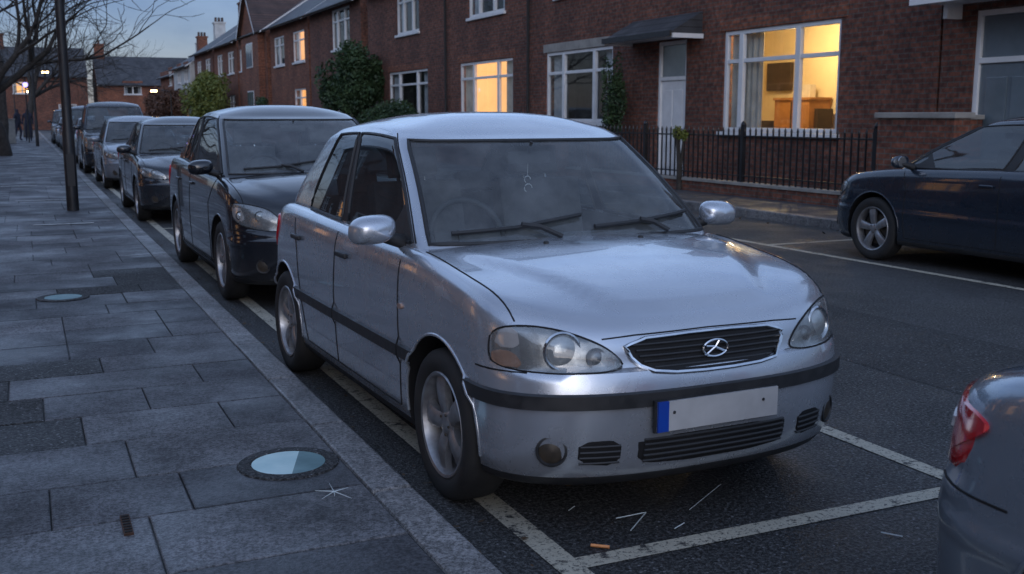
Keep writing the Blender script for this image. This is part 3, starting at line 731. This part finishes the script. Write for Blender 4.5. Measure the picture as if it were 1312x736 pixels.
for _ in range(350):
    y=rnd.uniform(5,30); leafq(b,(9.42-abs(rnd.gauss(0,.15)),y,.012),rnd.uniform(.01,.03),'litter',rnd,True)
b.obj('fallen_leaves',recalc=False)
# ------------------------------------------------------------------ houses (local: facade at x=0 facing -x, y along)
def window(E,y0,y1,z0,z1,cols=(.3,.7),transom=.70,lit=0,bay=False,tag=''):
    b=MB(); f=.08; xa,xb=.03,.11
    b.box(xa,xb,y0,y0+f,z0,z1,'white'); b.box(xa,xb,y1-f,y1,z0,z1,'white'); b.box(xa,xb,y0+f,y1-f,z0,z0+f,'white'); b.box(xa,xb,y0+f,y1-f,z1-f,z1,'white')
    zt=z0+(z1-z0)*transom if transom else None
    ys=[y0]+[y0+(y1-y0)*c for c in cols]+[y1]
    for c in ys[1:-1]: b.box(xa-.01,xb-.004,c-.065,c+.065,z0+f,z1-f,'white')
    if zt: 
        for p,q in zip(ys,ys[1:]): b.box(xa+.007,xb-.007,(p+.066 if p!=y0 else p+f),(q-.066 if q!=y1 else q-f),zt-.038,zt+.038,'white')
    b.obj('window_frame'+tag,E,None,bevel=.006)
    b=MB(); b.face([(.085,y0+f,z0+f),(.085,y1-f,z0+f),(.085,y1-f,z1-f),(.085,y0+f,z1-f)],'iglass'); b.obj('window_glass'+tag,E)
    b=MB(); b.box(-.07,.12,y0-.08,y1+.08,z0-.09,z0-.002,'white'); b.box(-.012,.05,y0-.15,y1+.15,z1+.002,z1+.22,'stone' if bay else 'brick2'); b.obj('sill_and_lintel'+tag,E,None,bevel=.01)
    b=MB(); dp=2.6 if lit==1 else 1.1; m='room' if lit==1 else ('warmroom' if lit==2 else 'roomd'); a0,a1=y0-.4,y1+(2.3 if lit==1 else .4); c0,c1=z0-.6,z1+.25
    X0=.28
    b.face([(dp,a0,c0),(dp,a1,c0),(dp,a1,c1),(dp,a0,c1)],m); b.face([(X0,a0,c0),(dp,a0,c0),(dp,a0,c1),(X0,a0,c1)],m); b.face([(X0,a1,c0),(dp,a1,c0),(dp,a1,c1),(X0,a1,c1)],m)
    b.face([(X0,a0,c0),(X0,a1,c0),(dp,a1,c0),(dp,a0,c0)],'woodd'); b.face([(X0,a0,c1),(X0,a1,c1),(dp,a1,c1),(dp,a0,c1)],m)
    for q in ([(X0,a0,c0),(X0,y0,c0),(X0,y0,c1),(X0,a0,c1)],[(X0,y1,c0),(X0,a1,c0),(X0,a1,c1),(X0,y1,c1)],[(X0,y0,c0),(X0,y1,c0),(X0,y1,z0),(X0,y0,z0)],[(X0,y0,z1),(X0,y1,z1),(X0,y1,c1),(X0,y0,c1)]): b.face(q,m)
    b.obj('room'+tag,E,recalc=False)
    def curt(p,q,mt,name):
        b=MB(); k=int((q-p)/.025)+2; rows=[]
        for z in (z0+.02,z1-.02): rows.append([(.20+.025*math.sin(i*.95)+.01*math.sin(i*.31),p+(q-p)*i/k,z) for i in range(k+1)])
        b.grid(rows,mt); b.obj(name,E,60)
    w=y1-y0
    if lit==1: curt(y1-w*.30,y1-.05,'curtain','curtain_a'+tag); curt(y0+.04,y0+w*.05,'curtain','curtain_b'+tag)
    elif lit==2: curt(y1-w*.2,y1-.05,'curtain','curtain_a'+tag); curt(y0+.05,y0+w*.2,'curtain','curtain_b'+tag)
    else: curt(y1-w*.2,y1-.05,'net','curtain_a'+tag); curt(y0+.05,y0+w*.2,'net','curtain_b'+tag)
def door(E,y0,y1,z1,mt='white',tag=''):
    b=MB(); b.box(.03,.12,y0,y0+.08,.12,z1,'white'); b.box(.03,.12,y1-.08,y1,.12,z1,'white'); b.box(.03,.12,y0+.08,y1-.08,z1-.08,z1,'white'); b.box(.03,.12,y0+.08,y1-.08,2.2,2.28,'white')
    b.box(.07,.11,y0+.08,y1-.08,.14,2.2,mt)
    for a,c in ((.35,.95),(1.15,2.0)):
        b.box(.055,.069,y0+.2,(y0+y1)/2-.04,a,c,'white' if mt!='doorblue' else 'doorblue'); b.box(.055,.069,(y0+y1)/2+.04,y1-.2,a,c,'white' if mt!='doorblue' else 'doorblue')
    b.box(.08,.10,y0+.08,y1-.08,2.28,z1-.08,'doorblue'); b.box(.02,.0549,y0+.14,y0+.17,1.05,1.2,'chrome')
    b.obj('door'+tag,E,None,bevel=.006)
def canopy(E,y0,y1,z,mt='slate',tag=''):
    b=MB(); b.face([(-.75,y0,z),(-.75,y1,z),(-.002,y1,z+.42),(-.002,y0,z+.42)],mt); b.face([(-.75,y0,z-.06),(-.75,y1,z-.06),(-.002,y1,z-.06),(-.002,y0,z-.06)],'white')
    b.face([(-.75,y0,z-.06),(-.75,y0,z),(-.002,y0,z+.42),(-.002,y0,z-.06)],mt); b.face([(-.75,y1,z-.06),(-.75,y1,z),(-.002,y1,z+.42),(-.002,y1,z-.06)],mt)
    b.box(-.80,-.752,y0-.03,y1+.03,z-.09,z+.02,'pipe'); b.box(-.74,-.004,y0-.05,y0-.002,z-.12,z-.03,'white'); b.box(-.74,-.004,y1+.002,y1+.05,z-.12,z-.03,'white'); b.obj('door_canopy'+tag,E)
def house(loc,w,ops,mt='brick',roof='slate',eaves=6.3,depth=8,ridge=9.0,rz=0,gable=None,chim=True,pipe=None,name='brick_house'):
    E=empty(name,loc,rz); b=MB()
    ys=sorted({0,w}|{o[0] for o in ops}|{o[1] for o in ops}); zs_=sorted({0,eaves}|{o[2] for o in ops}|{o[3] for o in ops})
    for a,c in zip(ys,ys[1:]):
        for d,e in zip(zs_,zs_[1:]):
            my,mz=(a+c)/2,(d+e)/2
            if any(o[0]<my<o[1] and o[2]<mz<o[3] for o in ops): continue
            b.face([(0,a,d),(0,c,d),(0,c,e),(0,a,e)],mt)
    for o in ops:
        y0,y1,z0,z1=o[:4]
        for q in ([(0,y0,z0),(.27,y0,z0),(.27,y0,z1),(0,y0,z1)],[(0,y1,z0),(.27,y1,z0),(.27,y1,z1),(0,y1,z1)],[(0,y0,z1),(.27,y0,z1),(.27,y1,z1),(0,y1,z1)],[(0,y0,z0),(.27,y0,z0),(.27,y1,z0),(0,y1,z0)]): b.face(q,mt)
    xm=depth/2
    for y_ in (0,w): b.face([(0,y_,0),(depth,y_,0),(depth,y_,eaves),(xm,y_,ridge-.05),(0,y_,eaves)],mt)
    b.face([(depth,0,0),(depth,w,0),(depth,w,eaves),(depth,0,eaves)],mt); b.obj('walls',E,recalc=False)
    b=MB(); sl=(ridge-eaves)/xm; th=.09
    for s in (0,1):
        X=(lambda x:x) if s==0 else (lambda x:depth-x)
        e0=(X(-.35),eaves-.35*sl+.03); e1=(X(xm),ridge+.03)
        b.face([(e0[0],-.06,e0[1]),(e0[0],w+.06,e0[1]),(e1[0],w+.06,e1[1]),(e1[0],-.06,e1[1])],roof)
        b.face([(e0[0],-.06,e0[1]-th),(e0[0],w+.06,e0[1]-th),(e1[0],w+.06,e1[1]-th),(e1[0],-.06,e1[1]-th)],roof)
        b.face([(e0[0],-.06,e0[1]-th),(e0[0],w+.06,e0[1]-th),(e0[0],w+.06,e0[1]),(e0[0],-.06,e0[1])],'white')
        for y_ in (-.06,w+.06): b.face([(e0[0],y_,e0[1]-th),(e0[0],y_,e0[1]),(e1[0],y_,e1[1]),(e1[0],y_,e1[1]-th)],'white')
    b.obj('roof',E)
    b=MB(); b.tube([(-.42,0,eaves-.32*sl-.02),(-.42,w,eaves-.32*sl-.02)],.06,'pipe',8)
    if pipe is not None: b.tube([(-.40,pipe,eaves-.35),(-.08,pipe,eaves-.6),(-.08,pipe,.15)],.042,'pipe',8)
    b.obj('gutter',E,50)
    if gable:
        a,c=gable; gz=ridge-.25; m=(a+c)/2; b=MB(); px=-.35
        b.face([(px,a,0),(px,c,0),(px,c,eaves),(px,m,gz-.1),(px,a,eaves)],mt); 
        for y_ in (a,c): b.face([(px,y_,0),(-.002,y_,0),(-.002,y_,eaves),(px,y_,eaves)],mt)
        b.obj('gable_wall',E,recalc=False)
        b=MB()
        for y_ in (a-.25,c+.25):
            zz=eaves-.25*(gz-eaves)/(m-a)
            b.face([(px-.25,y_,zz),(px-.25,m,gz),(xm,m,gz),(xm,y_,zz)],roof); b.face([(px-.26,y_,zz-.2),(px-.26,m,gz-.2),(px-.26,m,gz+.01),(px-.26,y_,zz+.01)],'white')
        b.obj('gable_roof',E)
        for k,(z0,z1) in enumerate(((1.25,2.9),(4.2,5.6))):
            b=MB(); b.box(px-.03,px-.004,m-.9,m+.9,z0,z1,'white')
            for t in (-.6,0,.6): b.box(px-.05,px-.031,m+t-.25,m+t+.25,z0+.07,z1-.07,'doorblue')
            b.obj('gable_window_%d'%k,E)
    if chim:
        b=MB(); cy=w-.6
        b.box(xm-.45,xm+.45,cy-.5,cy+.5,ridge-.7,ridge+1.2,mt); b.box(xm-.52,xm+.52,cy-.57,cy+.57,ridge+1.202,ridge+1.34,mt)
        for t in (-.28,0,.28): b.lathe([(.12,1.34),(.10,1.75),(.08,1.75)],(xm+t,cy,ridge),(0,0,1),'tile',12)
        b.obj('chimney',E)
    for i,o in enumerate(ops):
        kind=o[5] if len(o)>5 else 'w'; lit=o[4] if len(o)>4 else 0; tag='_%d'%(i+1)
        if kind=='w': window(E,o[0],o[1],o[2],o[3],o[6] if len(o)>6 else (.3,.7),.70,lit,tag=tag,bay=(len(o)>7))
        elif kind=='d': door(E,o[0],o[1],o[3],'white',tag)
        elif kind=='db': door(E,o[0],o[1],o[3],'doorblue',tag)
    return E
X=12.6
E=house((X,4.5,0),7.55,[(5.75,6.95,.12,2.95,0,'db'),(1.2,4.0,1.2,3.05,0),(1.4,3.6,4.4,5.8,0),(5.2,6.6,4.4,5.8,0)],pipe=None)
b=MB(); b.box(-.75,-.004,5.2,7.4,3.06,3.2,'white'); b.box(-.80,-.751,5.15,7.45,3.03,3.24,'white'); b.face([(-.8,5.15,3.245),(-.8,7.45,3.245),(-.004,7.45,3.5),(-.004,5.15,3.5)],'slate'); b.box(-.5,-.004,5.25,5.33,2.8,3.06,'white'); b.box(-.3,-.004,7.2,7.28,2.85,3.06,'white')
b.obj('door_canopy',E)
E=house((X,12.1,0),9.15,[(2.15,5.45,1.15,3.08,1,'w',(.34,.84)),(6.75,7.85,.12,3.02,0,'d'),(2.6,4.9,4.45,5.85,0),(6.7,7.9,4.45,5.85,0)],pipe=None)
canopy(E,6.2,8.9,3.12,tag='_1')
lt=bpy.data.lights.new('ceiling_lamp','POINT'); lt.energy=150; lt.color=(1,.74,.40); lt.shadow_soft_size=.15
lo=bpy.data.objects.new('ceiling_lamp_light',lt); link(lo,E); lo.location=(1.3,4.9,2.95)
b=MB(); b.box(2.0,2.55,5.25,6.35,.6,1.78,'wood'); b.box(1.97,2.56,5.22,6.38,1.781,1.83,'wood'); b.box(1.99,1.999,5.78,5.82,.7,1.74,'woodd'); b.box(2.1,2.5,5.1,5.2,1.0,1.6,'woodd'); b.box(2.5,2.59,6.5,7.3,2.0,2.6,'woodd'); b.box(2.2,2.5,6.6,7.3,.9,1.35,'woodd'); b.box(2.3,2.45,5.6,5.9,1.831,2.1,'curtain'); b.obj('furniture',E)
E=house((X,21.25,0),5.3,[(.65,4.15,1.3,3.08,0,'w',(.27,.73),1),(1.2,3.6,4.45,5.85,0)],pipe=5.1)
E=house((X,26.55,0),6.1,[(.95,4.95,1.45,3.08,2,'w',(.27,.73)),(1.5,4.2,4.4,5.85,0)],pipe=6.0)
E=house((X,32.65,0),8.6,[(1.8,6.0,1.45,3.05,0,'w',(.27,.73)),(2.6,5.0,4.35,5.95,0),(6.9,7.9,.12,2.6,0,'d')])
E=house((X,42.2,0),8.4,[(1.6,4.4,4.3,6.0,0),(1.4,4.5,1.3,2.9,0)],mt='brick')
E=house((X,50.9,0),8.6,[(.8,3.2,4.1,5.6,2,'w',(.5,)),(.8,3.2,1.3,2.8,2,'w',(.5,)),(5.2,7.6,4.1,5.6,0,'w',(.5,))],mt='brick2',roof='slate')
E=house((X-.1,60,0),8.5,[(6.9,8.1,4.2,5.5,0,'w',(.5,))],mt='brick2',gable=(.6,5.6),roof='tile')
E=house((X,69.5,0),9,[(1.2,3.4,4.2,5.6,0,'w',(.5,)),(5.5,7.6,4.2,5.6,0,'w',(.5,)),(1.2,3.4,1.2,2.8,0,'w',(.5,))],mt='brick2')
E=house((X,79,0),9,[(1.2,3.4,4.2,5.6,0,'w',(.5,)),(5.5,7.6,4.2,5.6,0,'w',(.5,))],mt='brick')
E=house((X-.3,88.6,0),10,[(1.2,3.4,4.2,5.6,0,'w',(.5,)),(5.5,7.6,4.2,5.6,0,'w',(.5,)),(2,4,1.2,2.8,2,'w',(.5,))],mt='render',eaves=5.6,ridge=8.3,name='rendered_house')
E=house((X-.2,99.5,0),10,[(1.2,3.4,4.2,5.6,0,'w',(.5,))],mt='brick2',eaves=5.2,ridge=7.8)
for x,w,m,ev in ((-22,9,'brick',5.4),(-12,9,'brick2',5.2),(-2.5,9,'brick',5.8),(7.5,10,'brick2',5.0),(18.5,10,'render',5.4)):
    house((x+w,124,0),w,[(1.2,3,1.2,2.7,2 if x in(-12,7.5) else 0,'w',(.5,)),(5.5,7.3,3.8,5.0,2 if x==-2.5 else 0,'w',(.5,))],mt=m,eaves=ev,ridge=ev+3,rz=R(90))
for i in range(6):
    y0=-12+i*9.2
    house((-7.2,y0+9.1,0),9.0,[(1.2,4.2,1.2,3.0,2 if i in(1,2,3,4) else 0),(6,7.1,.12,2.6,0,'d'),(1.5,4,4.3,5.8,2 if i in (2,3) else 0)],rz=math.pi,mt='brick')
# ------------------------------------------------------------------ fence, walls
E=empty('iron_fence',(11.0,11.6,0)); b=MB(); Lf=9.3
b.box(-.12,.12,0,Lf,.12,.30,'brick'); b.box(-.14,.14,-.02,Lf+.02,.301,.345,'stone'); b.obj('plinth',E)
b=MB(); y=.06
while y<Lf:
    b.box(-.011,.011,y-.011,y+.011,.346,1.20,'iron'); b.lathe([(.02,1.2),(.018,1.22),(.001,1.27)],(0,y,0),(0,0,1),'iron',6); y+=.15
b.box(-.02,.02,0,Lf,1.105,1.13,'iron'); b.box(-.02,.02,0,Lf,.44,.465,'iron')
for y in (0,3.1,6.2,9.3): b.box(-.035,.035,y-.035,y+.035,.346,1.28,'iron'); b.lathe([(.045,1.28),(.05,1.31),(.03,1.35),(.001,1.37)],(0,y,0),(0,0,1),'iron',10)
b.obj('railings',E)
E=empty('garden_wall',(11.0,10.1,0)); b=MB(); b.box(-.14,.14,0,1.35,.1,1.42,'brick'); b.box(.141,1.59,1.1,1.34,.1,1.40,'brick'); b.obj('bricks',E)
b=MB(); b.box(-.18,.18,-.04,1.39,1.422,1.50,'stone'); b.box(.181,1.59,1.06,1.38,1.402,1.47,'stone'); b.obj('coping',E,None,bevel=.01)
E=empty('garden_wall',(11.0,21.2,0)); b=MB()
b.box(-.12,.12,0,88,.1,.95,'brick'); b.obj('bricks',E); b=MB(); b.box(-.16,.16,-.03,88.03,.952,1.02,'stone'); b.obj('coping',E)
E=empty('garden_wall',(11.0,-10,0)); b=MB(); b.box(-.12,.12,0,16,.1,.95,'brick'); b.obj('bricks',E); b=MB(); b.box(-.16,.16,-.03,16.03,.952,1.02,'stone'); b.obj('coping',E)
# ------------------------------------------------------------------ plants
def bush(name,c,rad,n,leaf,s=(.04,.08),seed=1,lumps=14):
    rnd=random.Random(seed); E=empty(name,(c[0],c[1],0)); b=MB(); cz=c[2]; L_=[]
    for _ in range(lumps):
        v=Vector((rnd.gauss(0,1),rnd.gauss(0,1),rnd.gauss(0,1))).normalized()*rnd.uniform(.35,.8)
        L_.append((Vector((v.x*rad[0],v.y*rad[1],cz+v.z*rad[2])),rnd.uniform(.28,.5)))
    for _ in range(n):
        p,r=rnd.choice(L_); v=Vector((rnd.gauss(0,1),rnd.gauss(0,1),rnd.gauss(0,1))).normalized()*(rnd.uniform(.25,1)**.5)*r
        q=p+Vector((v.x*rad[0],v.y*rad[1],v.z*rad[2])); 
        if q.z<.1: continue
        leafq(b,q,rnd.uniform(*s),leaf,rnd)
    b.obj('foliage',E,recalc=False)
    b=MB()
    for p,r in L_: b.tube([(0,0,.05),(p.x*.3,p.y*.3,cz*.5),tuple(p)],.05,'bark',6,.012)
    b.obj('stems',E,50); return E
bush('evergreen_tree',(11.7,40,2.85),(1.35,1.85,1.55),16000,'leaf',(.05,.10),3,lumps=26)
bush('garden_hedge',(11.75,36.2,1.35),(.55,3.6,.75),9000,'leaf',(.035,.07),5,lumps=34)
bush('climbing_shrub',(12.2,21.15,1.7),(.32,.45,1.25),2600,'leaf',(.025,.055),6,lumps=16)
bush('garden_shrub',(11.8,24.8,.9),(.45,1.5,.6),3500,'leaf',(.03,.06),8,lumps=14)
bush('potted_plant',(10.84,16.35,1.14),(.17,.2,.2),700,'leaf2',(.015,.035),9,lumps=8)
bush('garden_hedge',(11.0,72,2.6),(1.2,6.5,1.7),14000,'leaf2',(.06,.13),12,lumps=40)
bush('garden_shrub',(11.5,95,2.2),(2.2,8,2.0),9000,'leafr',(.08,.18),13,lumps=30)
bush('garden_shrub',(11.5,58,1.3),(.8,2.5,1.2),4500,'leaf',(.05,.1),14,lumps=18)
def tree(name,loc,h,seed,r0=.22,lean=0):
    rnd=random.Random(seed); E=empty(name,loc); b=MB()
    def br(p,d,l,r,dep):
        n=4; pts=[p]; q=p.copy(); dd=d.copy()
        for i in range(n):
            dd=(dd+Vector((rnd.gauss(0,.13),rnd.gauss(0,.13),rnd.gauss(0,.08)+.02))).normalized(); q=q+dd*l/n; pts.append(q.copy())
        b.tube(pts,max(r,.013),'bark',8 if dep<2 else 4 if dep<4 else 3,max(r*.58,.008),cap=False)
        if dep>=6: return
        k=3 if dep<4 else 2
        for i in range(k+(1 if dep in(0,1) else 0)):
            t=rnd.uniform(.45,1) if i else 1; src=pts[min(n,max(1,int(t*n)))]
            sp=rnd.uniform(.45,.95) if i else .25
            a=Vector((rnd.gauss(0,1),rnd.gauss(0,1),rnd.gauss(0,.5))); a=(a-dd*a.dot(dd)).normalized()
            nd=(dd*math.cos(sp)+a*math.sin(sp)).normalized(); br(src,nd,l*rnd.uniform(.66,.86),r*.56*(1 if i==0 else .85),dep+1)
    br(Vector((0,0,0)),Vector((lean,0,1)).normalized(),h*.26,r0,0); b.obj('trunk_and_branches',E,60); return E
tree('bare_tree',(-.7,40,.1),13.5,5,.30)
tree('bare_tree',(.2,74,.1),14,8,.28)
tree('bare_tree',(-1.0,56,.1),15,21,.28)
tree('bare_tree',(9,134,0),15,15,.3); tree('bare_tree',(3,138,0),14,16,.3)
# ------------------------------------------------------------------ street furniture
def lamp(loc,h,r,lit=False,arm=1.0,rz=0):
    E=empty('street_lamp',loc,rz); b=MB(); b.lathe([(r*1.2,0),(r*1.2,1.1),(r*1.0,1.16),(r*.95,2),(r*.7,h-.4),(r*.6,h)],(0,0,0),(0,0,1),'iron',20); b.box(-.05,.05,-r*1.22,-r*1.18,.35,.8,'iron'); b.obj('pole',E,40)
    b=MB(); b.tube([(0,0,h-.05),(.15*arm,0,h+.18),(arm,0,h+.3)],r*.5,'iron',8,r*.4); b.box(arm-.1,arm+.5,-.12,.12,h+.24,h+.36,'iron'); b.obj('arm',E,None)
    b=MB(); b.box(arm,arm+.42,-.09,.09,h+(.12 if lit else .20),h+.239,'lamphead' if lit else 'lens'); b.obj('lamp_glass',E)
lamp((.56,16.3,.12),7.2,.068); lamp((.5,52,.12),6.5,.06); lamp((.5,88,.12),4.4,.06,True); lamp((10.2,84,.12),3.0,.06,True,1,math.pi); lamp((-.6,100,.12),3.2,.06,True)
E=empty('traffic_sign',(.2,60,.12)); b=MB(); b.tube([(0,0,0),(0,0,3.2)],.035,'iron',8); b.obj('post',E); b=MB(); b.lathe([(.12,0),(.12,.02),(.001,.02)],(0,-.05,2.9),(0,-1,0),'violet',20); b.obj('plate',E)
E=empty('utility_cabinet',(-.75,58,.12)); b=MB(); b.box(-.35,.35,-.2,.2,0,1.15,'stone'); b.box(-.38,.38,-.23,.23,1.151,1.2,'stone'); b.obj('cabinet',E,None,bevel=.02)
def person(loc,rz,s=1.0):
    E=empty('pedestrian',loc,rz)
    J={'pel':(0,0,.95,.15),'wai':(0,0,1.10,.14),'che':(0,.01,1.32,.17),'nec':(0,0,1.50,.065),'hd':(0,-.01,1.62,.095),'top':(0,0,1.72,.07),
       'ls':(.19,0,1.42,.07),'le':(.25,.03,1.13,.052),'lw':(.25,-.08,.90,.038),'rs':(-.19,0,1.42,.07),'re':(-.25,.06,1.13,.052),'rw':(-.25,.04,.88,.038),
       'lh':(.1,0,.88,.10),'lk':(.11,-.10,.50,.068),'la':(.11,-.02,.09,.05),'lt':(.11,-.16,.04,.04),'rh':(-.1,0,.88,.10),'rk':(-.11,.05,.50,.068),'ra':(-.11,.20,.12,.05),'rt':(-.11,.08,.04,.04)}
    names=list(J); vs=[J[k][:3] for k in names]; ed=[('pel','wai'),('wai','che'),('che','nec'),('nec','hd'),('hd','top'),('che','ls'),('ls','le'),('le','lw'),('che','rs'),('rs','re'),('re','rw'),('pel','lh'),('lh','lk'),('lk','la'),('la','lt'),('pel','rh'),('rh','rk'),('rk','ra'),('ra','rt')]
    me=bpy.data.meshes.new('figure'); me.from_pydata(vs,[(names.index(a),names.index(c)) for a,c in ed],[]); me.materials.append(M['coat']); o=link(bpy.data.objects.new('figure',me),E)
    sk=o.modifiers.new('s','SKIN'); ly=me.skin_vertices[0].data if me.skin_vertices else None
    if ly is None:
        bm=bmesh.new(); bm.from_mesh(me); bm.verts.layers.skin.verify(); bm.to_mesh(me); bm.free(); ly=me.skin_vertices[0].data
    for i,k in enumerate(names): ly[i].radius=(J[k][3],J[k][3]*.85)
    ly[0].use_root=True; ss_=o.modifiers.new('ss','SUBSURF'); ss_.levels=2; ss_.render_levels=2; E.scale=(s,s,s)
person((.2,62,.12),0,1.0); person((-.3,64,.12),1,1.0)
# ------------------------------------------------------------------ camera, light
cam=bpy.data.cameras.new('camera'); co=bpy.data.objects.new('camera',cam); scene.collection.objects.link(co); scene.camera=co
co.location=(0,0,1.45); co.rotation_euler=(R(90-9.2),0,R(-24.57)); cam.sensor_width=36; cam.lens=37.1; cam.clip_end=2000; cam.clip_start=.05
cam.dof.use_dof=True; cam.dof.focus_distance=4.6; cam.dof.aperture_fstop=5.6
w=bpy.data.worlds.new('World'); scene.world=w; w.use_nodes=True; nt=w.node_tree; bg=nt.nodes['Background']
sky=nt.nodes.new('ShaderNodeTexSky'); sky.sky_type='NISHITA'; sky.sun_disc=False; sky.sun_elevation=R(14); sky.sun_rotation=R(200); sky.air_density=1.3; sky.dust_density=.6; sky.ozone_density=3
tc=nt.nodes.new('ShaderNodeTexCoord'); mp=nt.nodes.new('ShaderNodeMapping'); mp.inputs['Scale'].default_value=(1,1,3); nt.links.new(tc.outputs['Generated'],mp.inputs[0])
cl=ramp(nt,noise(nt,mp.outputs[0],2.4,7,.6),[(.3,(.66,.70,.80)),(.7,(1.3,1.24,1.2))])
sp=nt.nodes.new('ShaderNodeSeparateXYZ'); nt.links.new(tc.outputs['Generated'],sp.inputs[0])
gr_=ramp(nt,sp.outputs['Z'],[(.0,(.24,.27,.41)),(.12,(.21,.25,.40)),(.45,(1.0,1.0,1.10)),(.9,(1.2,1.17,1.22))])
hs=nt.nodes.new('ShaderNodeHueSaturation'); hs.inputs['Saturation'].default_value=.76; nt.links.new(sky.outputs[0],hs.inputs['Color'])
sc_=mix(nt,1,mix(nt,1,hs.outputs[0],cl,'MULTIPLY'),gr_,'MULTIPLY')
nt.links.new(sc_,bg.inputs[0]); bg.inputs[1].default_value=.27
sl=bpy.data.lights.new('sun','SUN'); sl.energy=.3; sl.angle=R(30); sl.color=(1,.97,.96); so=bpy.data.objects.new('sun',sl); scene.collection.objects.link(so)
so.rotation_euler=(R(76),0,R(-20))
scene.view_settings.view_transform='Standard'; scene.view_settings.look='None'; scene.view_settings.exposure=0
